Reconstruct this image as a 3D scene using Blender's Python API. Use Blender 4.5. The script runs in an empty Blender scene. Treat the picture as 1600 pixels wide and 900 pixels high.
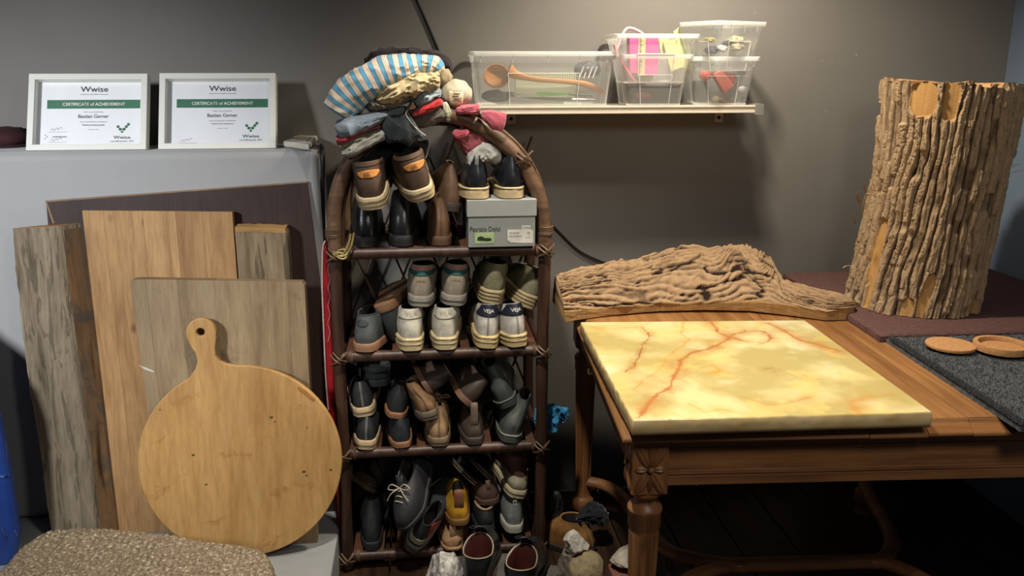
import bpy, bmesh, math, random
import numpy as np
from mathutils import Vector, Matrix, Euler, noise
from mathutils.bvhtree import BVHTree
from math import sin, cos, pi, radians, sqrt, atan2
random.seed(7)
R = radians
sc = bpy.context.scene
COL = sc.collection

# ------------------------------------------------------------------ camera
CAM = Vector((0, 0, 1.42)); PITCH = R(14.5); YAW = R(6.14); FPX = 1350.0
cd = bpy.data.cameras.new('camera'); cam = bpy.data.objects.new('camera', cd); COL.objects.link(cam)
cam.location = CAM; cam.rotation_euler = (R(90) - PITCH, 0, -YAW)
cd.sensor_width = 36; cd.lens = 36 * FPX / 1600; cd.clip_start = .02
sc.camera = cam

# ------------------------------------------------------------------ world, lights, exposure
w = bpy.data.worlds.new('world'); sc.world = w; w.use_nodes = True
w.node_tree.nodes['Background'].inputs[0].default_value = (.62, .74, 1, 1)
w.node_tree.nodes['Background'].inputs[1].default_value = .04
sc.view_settings.view_transform = 'Standard'; sc.view_settings.look = 'None'
sc.view_settings.gamma = 1; sc.view_settings.use_curve_mapping = False
sc.view_settings.exposure = 0.0

def lamp(name, kind, loc, target, energy, color, size=.2, size_y=None, spot=None, blend=.3):
    l = bpy.data.lights.new(name, kind); o = bpy.data.objects.new(name, l); COL.objects.link(o)
    o.location = loc; l.energy = energy; l.color = color
    o.rotation_euler = (Vector(target) - Vector(loc)).to_track_quat('-Z', 'Y').to_euler()
    if kind == 'AREA':
        l.shape = 'RECTANGLE' if size_y else 'DISK'; l.size = size
        if size_y: l.size_y = size_y
    else:
        l.shadow_soft_size = size
    if spot: l.spot_size = R(spot); l.spot_blend = blend
    return o
# warm ceiling spot over the table, cool window daylight from the left behind the camera
lamp('ceiling_spot', 'SPOT', (.72, 2.13, 2.12), (.82, 2.10, .8), 86, (1, .88, .70), size=.05, spot=140, blend=.6)
lamp('pendant_spot', 'SPOT', (-.06, 1.40, 2.55), (.24, 1.72, .5), 165, (1, .94, .84), size=.06, spot=72, blend=.8)
lamp('front_fill', 'AREA', (.75, .35, 1.95), (.85, 1.6, .6), 8.5, (1, .93, .84), size=.35)  # fill light added in front to brighten the table apron, no real fixture
lamp('window_light', 'SPOT', (-2.2, -.3, 2.1), (-1.03, 2.5, .85), 460, (.94, .97, 1), size=.2, spot=36, blend=.9)

def ray(px, py):
    d = Vector(((px - 800) / FPX, -(py - 450) / FPX, -1))
    return Euler((R(90) - PITCH, 0, -YAW)).to_matrix() @ d
def aty(px, py, Y):
    d = ray(px, py); return CAM + d * (Y / d.y)
def atz(px, py, Z):
    d = ray(px, py); return CAM + d * ((Z - CAM.z) / d.z)
def atp(px, py, p0, n):
    d = ray(px, py); return CAM + d * ((Vector(p0) - CAM).dot(n) / d.dot(n))

# ------------------------------------------------------------------ materials
def srgb(c):
    return tuple(((x / 255) / 12.92 if x / 255 < .04045 else ((x / 255 + .055) / 1.055) ** 2.4) for x in c) + (1,)
MATS = {}
class N:
    def __init__(s, name):
        s.m = bpy.data.materials.new(name); s.m.use_nodes = True
        s.t = s.m.node_tree; s.b = s.t.nodes['Principled BSDF']; s.out = s.t.nodes['Material Output']
    def n(s, k, **kw):
        x = s.t.nodes.new(k)
        for a, b in kw.items(): setattr(x, a, b)
        return x
    def l(s, a, b): s.t.links.new(a, b)
    def coords(s, scale=(1, 1, 1), kind='Object', loc=(0, 0, 0), rot=(0, 0, 0)):
        tc = s.n('ShaderNodeTexCoord'); mp = s.n('ShaderNodeMapping')
        mp.inputs['Scale'].default_value = scale; mp.inputs['Location'].default_value = loc
        mp.inputs['Rotation'].default_value = rot
        s.l(tc.outputs[kind], mp.inputs[0]); return mp.outputs[0]
    def noise(s, vec, scale, detail=4, rough=.55, dist=0):
        x = s.n('ShaderNodeTexNoise'); x.inputs['Scale'].default_value = scale
        x.inputs['Detail'].default_value = detail; x.inputs['Roughness'].default_value = rough
        x.inputs['Distortion'].default_value = dist
        s.l(vec, x.inputs['Vector']); return x.outputs['Fac']
    def ramp(s, fac, stops):
        x = s.n('ShaderNodeValToRGB'); e = x.color_ramp.elements
        while len(e) < len(stops): e.new(.5)
        for i, (p, c) in enumerate(stops):
            e[i].position = p; e[i].color = c if len(c) == 4 else tuple(c) + (1,)
        s.l(fac, x.inputs[0]); return x.outputs[0]
    def mix(s, fac, a, b, mode='MIX'):
        x = s.n('ShaderNodeMix', data_type='RGBA', blend_type=mode)
        for sock, v in ((x.inputs[0], fac), (x.inputs[6], a), (x.inputs[7], b)):
            if isinstance(v, (int, float, tuple)): sock.default_value = v
            else: s.l(v, sock)
        return x.outputs[2]
    def bump(s, h, strength=.3, dist=.002):
        x = s.n('ShaderNodeBump'); x.inputs['Strength'].default_value = strength
        x.inputs['Distance'].default_value = dist; s.l(h, x.inputs['Height'])
        s.l(x.outputs[0], s.b.inputs['Normal'])
    def set(s, **kw):
        for k, v in kw.items():
            k = {'color': 'Base Color', 'rough': 'Roughness', 'metal': 'Metallic', 'spec': 'Specular IOR Level', 'coat': 'Coat Weight', 'sheen': 'Sheen Weight', 'trans': 'Transmission Weight', 'sss': 'Subsurface Weight'}[k]
            if isinstance(v, (int, float, tuple)): s.b.inputs[k].default_value = v
            else: s.l(v, s.b.inputs[k])

def plain(c, c2=None, rough=.6, metal=0, scale=30, stretch=(1, 1, 1), bump=.2, bscale=None, bdist=.001, spec=.5, coat=0, sheen=0):
    key = ('p', c, c2, rough, metal, scale, stretch, bump, bscale, bdist, spec, coat, sheen)
    if key in MATS: return MATS[key]
    n = N('plain'); v = n.coords(stretch)
    f = n.noise(v, scale, 5, .6)
    c2_ = c2 or tuple(int(x * .8) for x in c)
    col = n.ramp(f, [(.3, srgb(c2_)), (.7, srgb(c))])
    n.set(color=col, rough=rough, metal=metal, spec=spec, coat=coat, sheen=sheen)
    if bump: n.bump(n.noise(v, bscale or scale * 4, 4, .6), bump, bdist)
    MATS[key] = n.m; return n.m

def wood(c, c2, c3=None, axis=2, scale=1.0, rough=.55, knots=False, bump=.3, spec=.35, rand=.15, stain=None, crack=0, bdist=.0012):
    key = ('w', c, c2, c3, axis, scale, rough, knots, bump, stain, crack, rand)
    if key in MATS: return MATS[key]
    n = N('wood'); s = [1, 1, 1]; s[axis] = .06
    oi = n.n('ShaderNodeObjectInfo')
    tc = n.n('ShaderNodeTexCoord'); add = n.n('ShaderNodeVectorMath', operation='ADD'); mul = n.n('ShaderNodeVectorMath', operation='SCALE')
    cmb = n.n('ShaderNodeCombineXYZ')
    for i in range(3): n.l(oi.outputs['Random'], cmb.inputs[i])
    n.l(cmb.outputs[0], mul.inputs[0]); mul.inputs['Scale'].default_value = 7.3
    n.l(tc.outputs['Object'], add.inputs[0]); n.l(mul.outputs[0], add.inputs[1])
    mp = n.n('ShaderNodeMapping'); mp.inputs['Scale'].default_value = s; n.l(add.outputs[0], mp.inputs[0]); v = mp.outputs[0]
    g1 = n.noise(v, 28 * scale, 5, .6, .6); g2 = n.noise(v, 170 * scale, 5, .65, .2)
    big = n.noise(add.outputs[0], 4 * scale, 3, .5)
    col = n.ramp(g1, [(.28, srgb(c2)), (.5, srgb(c)), (.72, srgb(c3 or c))])
    col = n.mix(n.ramp(g2, [(.38, (1, 1, 1)), (.62, (0, 0, 0))]), col, srgb(c2)) if False else n.mix(.34, col, n.ramp(g2, [(.35, (.45, .42, .4)), (.6, (1, 1, 1))]), 'MULTIPLY')
    col = n.mix(.6, col, n.ramp(big, [(.3, (.62, .6, .58)), (.65, (1.0, 1.0, 1.0))]), 'MULTIPLY')
    if rand:
        col = n.mix(rand * 1.5, col, n.ramp(oi.outputs['Random'], [(0, (.5, .45, .4)), (1, (1, 1, 1))]), 'MULTIPLY')
    if knots:
        kv = n.n('ShaderNodeMapping'); ks = [9, 9, 9]; ks[axis] = 5.2; kv.inputs['Scale'].default_value = ks
        n.l(add.outputs[0], kv.inputs[0])
        vo = n.n('ShaderNodeTexVoronoi'); n.l(kv.outputs[0], vo.inputs['Vector']); vo.inputs['Scale'].default_value = 1
        kf = n.ramp(vo.outputs['Distance'], [(.07, (1, 1, 1)), (.13, (0, 0, 0))])
        col = n.mix(kf, col, srgb((70, 40, 22)))
    if stain:
        st = n.noise(add.outputs[0], stain[1], 6, .7, .8)
        col = n.mix(n.ramp(st, [(stain[2], (0, 0, 0)), (stain[2] + .1, (.85, .85, .85))]), col, srgb(stain[0]))
    n.set(color=col, rough=rough, spec=spec)
    h = g2
    if crack:
        cv = n.noise(v, 55 * scale, 3, .5, 1.2)
        cr = n.ramp(cv, [(.40, (0, 0, 0)), (.44, (1, 1, 1))])
        col2 = n.mix(crack, col, cr, 'MULTIPLY'); n.set(color=col2)
        mh = n.n('ShaderNodeMath', operation='MULTIPLY'); n.l(g2, mh.inputs[0]); n.l(cr, mh.inputs[1]); h = mh.outputs[0]
    n.bump(h, bump, bdist)
    MATS[key] = n.m; return n.m

def seethrough(tint, opac, rough=.25, gloss=.35):
    key = ('s', tint, opac, rough)
    if key in MATS: return MATS[key]
    n = N('clear_plastic'); n.t.nodes.remove(n.b)
    tr = n.n('ShaderNodeBsdfTransparent'); df = n.n('ShaderNodeBsdfDiffuse'); tl = n.n('ShaderNodeBsdfTranslucent'); gl = n.n('ShaderNodeBsdfGlossy')
    tr.inputs[0].default_value = (.97, .98, 1, 1)
    for x in (df, tl): x.inputs[0].default_value = srgb(tint)
    gl.inputs['Roughness'].default_value = rough
    m1 = n.n('ShaderNodeMixShader'); m1.inputs[0].default_value = .5; n.l(df.outputs[0], m1.inputs[1]); n.l(tl.outputs[0], m1.inputs[2])
    m2 = n.n('ShaderNodeMixShader'); fr = n.n('ShaderNodeFresnel'); fr.inputs[0].default_value = 1.45
    mm = n.n('ShaderNodeMath', operation='MULTIPLY'); n.l(fr.outputs[0], mm.inputs[0]); mm.inputs[1].default_value = gloss * 2
    n.l(mm.outputs[0], m2.inputs[0]); n.l(m1.outputs[0], m2.inputs[1]); n.l(gl.outputs[0], m2.inputs[2])
    m3 = n.n('ShaderNodeMixShader'); lw = n.n('ShaderNodeLayerWeight'); lw.inputs[0].default_value = .3
    ma = n.n('ShaderNodeMath', operation='MULTIPLY_ADD'); n.l(lw.outputs['Facing'], ma.inputs[0]); ma.inputs[1].default_value = .35; ma.inputs[2].default_value = opac; ma.use_clamp = True
    n.l(ma.outputs[0], m3.inputs[0]); n.l(tr.outputs[0], m3.inputs[1]); n.l(m2.outputs[0], m3.inputs[2])
    n.l(m3.outputs[0], n.out.inputs[0])
    MATS[key] = n.m; return n.m

# ------------------------------------------------------------------ mesh helpers
ORG = {}
def tag(o, label=None, cat=None, group=None, kind=None):
    if label: o['label'] = label
    if cat: o['category'] = cat
    if group: o['group'] = group
    if kind: o['kind'] = kind
    return o
def thing(name, label, cat, loc=(0, 0, 0), rot=(0, 0, 0), group=None, kind=None):
    o = bpy.data.objects.new(name, None); COL.objects.link(o); o.empty_display_size = .05
    o.location = loc; o.rotation_euler = rot
    ORG[o.name] = Matrix.Translation(Vector(loc)) @ Euler(rot).to_matrix().to_4x4()
    return tag(o, label, cat, group, kind)
class MB:
    def __init__(s): s.v = []; s.f = []; s.uv = None; s.attr = None
    def add(s, v, f):
        b = len(s.v); s.v += [Vector(p) for p in v]; s.f += [tuple(i + b for i in q) for q in f]; return s
    def box(s, x0, x1, y0, y1, z0, z1, m=None):
        v = [(x, y, z) for z in (z0, z1) for y in (y0, y1) for x in (x0, x1)]
        if m: v = [m @ Vector(p) for p in v]
        return s.add(v, [(0, 2, 3, 1), (4, 5, 7, 6), (0, 1, 5, 4), (2, 6, 7, 3), (0, 4, 6, 2), (1, 3, 7, 5)])
    def prism(s, poly, vec):
        n = len(poly); vec = Vector(vec); a = [Vector(p) for p in poly]; b = [p + vec for p in a]
        return s.add(a + b, [tuple(range(n)), tuple(range(2 * n - 1, n - 1, -1))] + [(i, i + n, (i + 1) % n + n, (i + 1) % n) for i in range(n)])
    def rings(s, rs, close=True, cap0=True, cap1=True):
        n = len(rs[0]); v = [p for r in rs for p in r]; f = []
        for k in range(len(rs) - 1):
            for i in range(n if close else n - 1):
                j = (i + 1) % n; f.append((k * n + i, k * n + j, (k + 1) * n + j, (k + 1) * n + i))
        if cap0: f.append(tuple(range(n - 1, -1, -1)))
        if cap1: f.append(tuple((len(rs) - 1) * n + i for i in range(n)))
        return s.add(v, f)
    def tube(s, path, r, n=8, flat=1.0, up=(0, 0, 1), cap=True):
        P = [Vector(p) for p in path]; rs = []; up = Vector(up); prev = None
        for i, p in enumerate(P):
            t = (P[min(i + 1, len(P) - 1)] - P[max(i - 1, 0)]).normalized()
            if prev is None:
                a = t.cross(up)
                if a.length < .1: a = t.cross(Vector((1, 0, 0)))
            else: a = prev - t * prev.dot(t)
            a.normalize(); prev = a; b = a.cross(t)
            q = r[i] if isinstance(r, (list, tuple)) else r
            rs.append([p + a * (cos(2 * pi * k / n) * q) + b * (sin(2 * pi * k / n) * q * flat) for k in range(n)])
        return s.rings(rs, True, cap, cap)
    def lathe(s, prof, n=32, c=(0, 0, 0), m=None, caps=True):
        c = Vector(c); rs = []
        for r, z in prof:
            ring = [Vector((cos(2 * pi * k / n) * r, sin(2 * pi * k / n) * r, z)) for k in range(n)]
            rs.append([((m @ p) if m else p) + c for p in ring])
        return s.rings(rs, True, caps, caps)
    def ell(s, c, r, n=16, m=None, amp=0, fq=8, seed=0):
        c = Vector(c); h = n // 2; rs = []
        for i in range(h + 1):
            th = pi * (i / h); th = min(max(th, .02), pi - .02); ring = []
            for k in range(n):
                d = Vector((sin(th) * cos(2 * pi * k / n), sin(th) * sin(2 * pi * k / n), -cos(th)))
                g = 1 + (amp * noise.noise(d * fq + Vector((seed, seed * 1.7, 0))) if amp else 0)
                p = Vector((d.x * r[0], d.y * r[1], d.z * r[2])) * g
                ring.append((m @ p if m else p) + c)
            rs.append(ring)
        return s.rings(rs)
    def build(s, name, mat, parent=None, smooth=False, bevel=0, label=None, local=False, solid=0, sub=0, seg=2, flip=False):
        vs = s.v
        o = None
        if parent is not None:
            if not local: inv = ORG[parent.name].inverted(); vs = [inv @ p for p in vs]
            org = ORG[parent.name]; off = Vector()
        elif not local:
            xs = [p.x for p in vs]; ys = [p.y for p in vs]; zs = [p.z for p in vs]
            off = Vector(((min(xs) + max(xs)) / 2, (min(ys) + max(ys)) / 2, min(zs)))
            vs = [p - off for p in vs]; org = Matrix.Translation(off)
        else: off = Vector(); org = Matrix()
        me = bpy.data.meshes.new(name); me.from_pydata([tuple(p) for p in vs], [], s.f)
        if s.uv:
            ul = me.uv_layers.new(name='UVMap')
            for lp in me.loops: ul.data[lp.index].uv = s.uv[lp.vertex_index]
        if s.attr:
            a = me.attributes.new('h', 'FLOAT', 'POINT'); a.data.foreach_set('value', s.attr)
        bm = bmesh.new(); bm.from_mesh(me); bmesh.ops.recalc_face_normals(bm, faces=bm.faces); bm.to_mesh(me); bm.free()
        if smooth:
            me.shade_smooth()
            try: me.set_sharp_from_angle(angle=R(50))
            except Exception: pass
        if isinstance(mat, (list, tuple)):
            for m_ in mat: me.materials.append(m_)
        else: me.materials.append(mat)
        o = bpy.data.objects.new(name, me); COL.objects.link(o); o.location = off
        ORG[o.name] = org
        if parent is not None: o.parent = parent
        if solid: q = o.modifiers.new('solidify', 'SOLIDIFY'); q.thickness = solid; q.offset = 0
        if bevel: q = o.modifiers.new('bevel', 'BEVEL'); q.width = bevel; q.segments = seg; q.limit_method = 'ANGLE'; q.angle_limit = R(35)
        if sub: q = o.modifiers.new('subd', 'SUBSURF'); q.levels = sub; q.render_levels = sub
        if label: o['label'] = label
        return o
def lerp(a, b, t): return a + (b - a) * t
def interp(x, pts):
    if x <= pts[0][0]: return pts[0][1]
    for (a, b), (c, d) in zip(pts, pts[1:]):
        if x <= c:
            t = (x - a) / (c - a); return b + (d - b) * t
    return pts[-1][1]
def spline(pts, n=8):
    P = [Vector(p) for p in pts]; out = []
    for i in range(len(P) - 1):
        a = P[max(i - 1, 0)]; b = P[i]; c = P[i + 1]; d = P[min(i + 2, len(P) - 1)]
        for k in range(n):
            t = k / n
            out.append(.5 * ((2 * b) + (c - a) * t + (2 * a - 5 * b + 4 * c - d) * t * t + (3 * b - a - 3 * c + d) * t ** 3))
    out.append(P[-1]); return out
def text_mb(s, width=None, height=None, space=1.0, bold=.012):
    """flat text as an MB in x/y, centred; fitted to width"""
    c = bpy.data.curves.new('t', 'FONT'); c.body = s; c.align_x = 'CENTER'; c.align_y = 'CENTER'; c.size = 1; c.space_character = space; c.resolution_u = 3; c.offset = bold
    o = bpy.data.objects.new('t', c); COL.objects.link(o); bpy.context.view_layer.update()
    me = bpy.data.meshes.new_from_object(o.evaluated_get(bpy.context.evaluated_depsgraph_get()))
    v = [Vector(p.co) for p in me.vertices]; f = [tuple(p.vertices) for p in me.polygons]
    bpy.data.objects.remove(o); bpy.data.curves.remove(c); bpy.data.meshes.remove(me)
    xs = [p.x for p in v]; ys = [p.y for p in v]
    cx = (min(xs) + max(xs)) / 2; cy = (min(ys) + max(ys)) / 2
    k = width / (max(xs) - min(xs)) if width else height / (max(ys) - min(ys))
    ky = height / (max(ys) - min(ys)) if height else k
    m = MB(); m.add([((p.x - cx) * k, (p.y - cy) * ky, 0) for p in v], f); return m
# ------------------------------------------------------------------ numpy noise
_rs = np.random.RandomState(3); _G = _rs.rand(64, 64, 64).astype(np.float32)
def vn(x, y, z=0):
    x, y, z = np.broadcast_arrays(np.asarray(x, float), np.asarray(y, float), np.asarray(z, float))
    xi = np.floor(x).astype(int); yi = np.floor(y).astype(int); zi = np.floor(z).astype(int)
    fx = x - xi; fy = y - yi; fz = z - zi
    fx = fx * fx * (3 - 2 * fx); fy = fy * fy * (3 - 2 * fy); fz = fz * fz * (3 - 2 * fz)
    g = lambda a, b, c: _G[(xi + a) & 63, (yi + b) & 63, (zi + c) & 63]
    r = 0
    for a in (0, 1):
        for b in (0, 1):
            for c in (0, 1):
                r = r + g(a, b, c) * (fx if a else 1 - fx) * (fy if b else 1 - fy) * (fz if c else 1 - fz)
    return r * 2 - 1
def fbm(x, y, z=0, o=4):
    r = 0; a = 1; t = 0
    for i in range(o):
        r = r + a * vn(x * 2 ** i + i * 7.1, y * 2 ** i + i * 3.3, z * 2 ** i); t += a; a *= .5
    return r / t

# ------------------------------------------------------------------ room shell
WY = 2.67
wall_m = plain((118, 115, 110), (114, 111, 106), rough=.62, scale=6, bump=.12, bscale=160, bdist=.0006, spec=.3)
o = MB().box(-2.9, 1.9, WY, WY + .1, 0, 2.7).build('wall_back', wall_m); tag(o, kind='structure')
rw = plain((112, 128, 148), (106, 122, 142), rough=.6, scale=6, bump=.1, bscale=150)
o = MB().box(1.88, 1.98, -1.6, WY, 0, 2.7).build('wall_right', rw); tag(o, kind='structure')
o = MB().box(-2.9, 1.98, -1.6, WY + .1, 2.7, 2.8).build('ceiling', plain((150, 150, 148), rough=.9, bump=0)); tag(o, kind='structure')
fl = MB().box(-2.9, 1.98, -1.6, WY, -.06, -.021).build('floor', plain((22, 16, 12), rough=.9)); tag(fl, kind='structure')
plank_m = wood((62, 44, 31), (34, 23, 16), (80, 58, 40), axis=1, rough=.42, bump=.5, rand=.3)
x = -2.9; seams = [atz(1193, 830, 0).x, atz(610, 870, 0).x]
x = seams[1] - .175 * 14
while x < 1.88:
    MB().box(max(x, -2.9) + .0015, min(x + .172, 1.9), -1.6, WY, -.021, 0).build('plank', plank_m, fl, bevel=.0015)
    x += .175
# scuffs on the wall paint: small chips standing off the wall
chips = MB()
for px, py, s in ((1338, 86, 5), (1290, 173, 4), (1213, 270, 3), (1300, 96, 3), (1285, 95, 3), (1515, 15, 3), (1005, 22, 2), (1180, 20, 3), (1100, 12, 2)):
    p = aty(px, py, WY); a = s * .0011
    chips.add([(p.x - a * .5, WY - .0004, p.z), (p.x, WY - .0008, p.z + a), (p.x + a * .5, WY - .0004, p.z - a * .3), (p.x - a * .1, WY - .0012, p.z - a)], [(0, 1, 2, 3)])
tag(chips.build('paint_chips', plain((170, 160, 150), rough=.8), bpy.data.objects['wall_back']), kind='stuff')

# thin black cable on the wall
cab = MB().tube(spline([aty(640, -25, WY - .006), aty(665, 30, WY - .006), aty(690, 90, WY - .006), aty(712, 150, WY - .006), aty(760, 240, WY - .006), aty(815, 315, WY - .006), aty(862, 352, WY - .006), aty(905, 392, WY - .006), aty(955, 416, WY - .006), aty(1010, 450, WY - .006)], 8), .0035, 8)
tag(cab.build('cable', plain((28, 26, 26), rough=.5, bump=0), smooth=True), 'thin black cable running diagonally down the grey wall behind the rattan rack', 'cable')

# ------------------------------------------------------------------ low platform, grey box
pale = plain((150, 152, 152), (135, 138, 138), rough=.5, scale=8, bump=.1)
PZ = .12
xr = atz(522, 870, PZ).x
pf = MB().box(-1.9, xr, 1.2, WY - .01, 0.0, PZ).build('platform', pale, bevel=.006)
tag(pf, 'low smooth pale grey platform on the floor that the leaning boards stand on', 'platform')
GY = 2.44
gz = aty(300, 236, GY).z; gx = aty(499, 300, GY).x
gm = plain((163, 163, 163), (156, 156, 157), rough=.75, scale=5, bump=.15, bscale=400, bdist=.0004, sheen=.2)
gb = thing('padded_headboard', 'tall light grey fabric-covered padded block against the wall, with both certificates on top', 'headboard', (gx - .7, GY + .1, PZ))
MB().box(-1.9, gx, GY, WY - .012, PZ, gz - .0).build('body', gm, gb, smooth=False, bevel=.022, seg=5)
MB().tube([(-1.9, GY + .012, gz - .002), (gx - .02, GY + .012, gz - .002), (gx - .004, GY + .03, gz - .006), (gx - .004, WY - .03, gz - .006)], .0035, 6).build('piping', gm, gb, smooth=True)
bk = plain((22, 22, 24), rough=.5, bump=0)
st = MB().tube(spline([aty(502, 226, 2.60), aty(503, 229, 2.50), aty(504.5, 245, 2.46), aty(504, 300, 2.47), aty(507, 400, 2.48), aty(512, 560, 2.5)], 6), .006, 8, flat=.6)
tag(st.build('strap', bk, smooth=True), 'black strap hanging down the right end of the grey padded block', 'strap')

# small white device on the corner of the headboard
q = [atz(443, 232, gz), atz(483, 238, gz), atz(497, 222, gz), atz(468, 220, gz)]
dv = thing('adapter', 'small cream white plastic block lying on the right corner of the grey padded block', 'adapter', tuple(q[0]))
c0 = [p.copy() for p in q]
for p in c0: p.z = gz + .004
MB().prism(c0, (0, 0, .017)).build('case', plain((225, 220, 205), rough=.35, bump=0), dv, bevel=.005, seg=3)
cc = sum(c0, Vector()) / 4
MB().prism([cc + (p - cc) * .62 + Vector((0, 0, .0172)) for p in c0], (0, 0, .0014)).build('lid', plain((205, 200, 190), rough=.3, bump=0), dv, bevel=.0005)

# maroon round thing at the far left edge on the headboard
p = atz(-8, 232, gz)
rb = thing('cap', 'dark maroon cap lying on the grey padded block at the left edge', 'cap', (p.x, p.y + .05, gz))
MB().ell((p.x, p.y + .07, gz + .022), (.07, .06, .034), 20, amp=.15, fq=3).build('crown', plain((60, 22, 28), rough=.9), rb, smooth=True)
MB().lathe([(.05, 0), (.078, .002), (.078, .006), (.05, .008)], 24, (p.x, p.y + .07, gz)).build('brim', plain((48, 18, 24), rough=.9), rb, smooth=True)

# ------------------------------------------------------------------ plates cut from a plane
def plane_of(Yb, zb, Yt, zt):
    p0 = Vector((0, Yb, zb)); v = Vector((0, Yt - Yb, zt - zb)).normalized(); n = Vector((0, v.z, -v.y))
    return p0, v, n
def board(name, poly, Yb, Yt, zt, th, mat, label=None, cat=None, parent=None, bevel=.003, zb=PZ, clampz=True, group=None):
    p0, v, n = plane_of(Yb, zb, Yt, zt)
    P = [atp(a, b, p0, n) for a, b in poly]
    if clampz:
        for p in P:
            if p.z < zb: p += v * ((zb - p.z) / v.z)
    o = MB().prism(P, n * th).build(name, mat, parent, bevel=bevel)
    if label: tag(o, label, cat, group)
    return o
def quad_strip(c, n, k, gap=.4):
    """k-th of n vertical strips of the px quad c = TL, TR, BR, BL"""
    a = k / n; b = (k + 1) / n; g = gap
    f = lambda p, q, t: (p[0] + (q[0] - p[0]) * t, p[1] + (q[1] - p[1]) * t)
    tl = f(c[0], c[1], a); tr = f(c[0], c[1], b); br = f(c[3], c[2], b); bl = f(c[3], c[2], a)
    return [tl, (tr[0] - g, tr[1]), (br[0] - g, br[1]), bl]

# dark brown phenolic panel
dm = wood((60, 42, 38), (50, 35, 32), (66, 46, 42), axis=2, rough=.5, bump=.25, rand=0)
pn = thing('plywood_panel', 'dark brown smooth plywood panel leaning crookedly behind the pine board', 'board', (-.65, 2.38, PZ))
board('face', [(72, 315), (480, 285), (500, 440), (532, 820), (120, 850)], 2.39, 2.427, 1.1, .010, dm, parent=pn, bevel=0)
board('edge', [(70.5, 314), (480.5, 283.8), (480, 285.6), (73.5, 315.8), (85, 348), (82.5, 350)], 2.3895, 2.4265, 1.1, .011, plain((150, 122, 92), rough=.8), parent=pn, bevel=0)

# weathered beam
p0, v, n = plane_of(2.30, PZ, 2.385, 1.0)
def bm_(a, b, off=0):
    p = atp(a, b, p0, n); return p + n * off
FL = [bm_(*q) for q in ((20, 358), (24, 420), (35, 520), (48, 620), (62, 720), (86, 858))]
FR = [bm_(*q) for q in ((91, 354), (97, 420), (110, 520), (122, 600), (137, 720), (154, 860))]
rs = []
Z = 60
for i in range(Z + 1):
    t = i / Z * 5; k = min(int(t), 4); u = t - k
    a = FL[k].lerp(FL[k + 1], u); b = FR[k].lerp(FR[k + 1], u)
    if i == Z: a.z = b.z = PZ + .001
    c = b + Vector((.055, .05, 0)); d = a + Vector((.055, .05, 0)); d.y = min(d.y, 2.42)
    ring = []
    for (s, e, m) in ((a, b, 18), (b, c, 12), (c, d, 6), (d, a, 4)):
        for j in range(m):
            p = s.lerp(e, j / m)
            if 0 < i < Z:
                g = noise.noise(Vector((p.x * 60, p.y * 60, p.z * 7))) * .0016
                g += -.004 * max(0, noise.noise(Vector((p.x * 26 + 5, p.y * 26, p.z * 5))) - .35) * 4
                g += -.010 * max(0, noise.noise(Vector((p.x * 22, p.y * 20, p.z * 13 + 4))) - .30) * (1 if .45 < p.z < .8 else .3)
                if j < 2: g += noise.noise(Vector((3, 9, p.z * 30))) * .003
                cen = (a + b + c + d) / 4; dd = (p - cen); dd.z = 0; p = p + dd.normalized() * g
            ring.append(p)
    rs.append(ring)
beam_m = wood((140, 126, 106), (104, 92, 76), (162, 148, 126), axis=2, rough=.9, bump=.7, rand=0, stain=((70, 56, 42), 7, .62), crack=.4, spec=.15, bdist=.003)
bo = thing('wooden_beam', 'thick weathered grey timber beam, the leftmost of the leaning wood', 'beam', (-.95, 2.33, PZ))
MB().rings(rs[::-1]).build('shaft', beam_m, bo, smooth=True)
# fresh sawn top and brown side
tr = [p + Vector((0, 0, .0012)) for p in rs[0]]
MB().add(tr, [tuple(range(len(tr)))]).build('sawn_end', wood((176, 138, 96), (140, 105, 70), axis=0, rough=.85, bump=.5, rand=0), bo, solid=.002)
side = []
for r_ in rs[1:-1]: side.append([r_[k] + Vector((.0012, -.0010, 0)) for k in range(20, 31)])
MB().rings(side, close=False, cap0=False, cap1=False).build('brown_side', wood((132, 98, 64), (78, 58, 42), (120, 100, 78), axis=2, rough=.85, bump=.6, rand=0, stain=((86, 76, 64), 10, .5)), bo, smooth=True)

# pine board of glued staves
pine_m = wood((190, 148, 98), (160, 116, 72), (202, 162, 112), axis=2, rough=.6, knots=True, bump=.3, rand=.18, stain=((196, 170, 132), 6, .70))
pb = thing('pine_board', 'tall orange-brown knotty pine board of glued staves behind the chopping boards', 'board', (-.7, 2.34, PZ))
quad = [(128, 329), (363, 331), (400, 846), (188, 846)]
edges = [0, .14, .40, .62, .80, 1]
for k in range(5):
    f = lambda p, q_, t: (p[0] + (q_[0] - p[0]) * t, p[1] + (q_[1] - p[1]) * t)
    a, b = edges[k], edges[k + 1]
    board('stave', [f(quad[0], quad[1], a), f(quad[0], quad[1], b), f(quad[3], quad[2], b), f(quad[3], quad[2], a)], 2.325, 2.395, 1.05, .022, pine_m, parent=pb, bevel=.0008)
hold = bpy.data.objects.new

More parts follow.
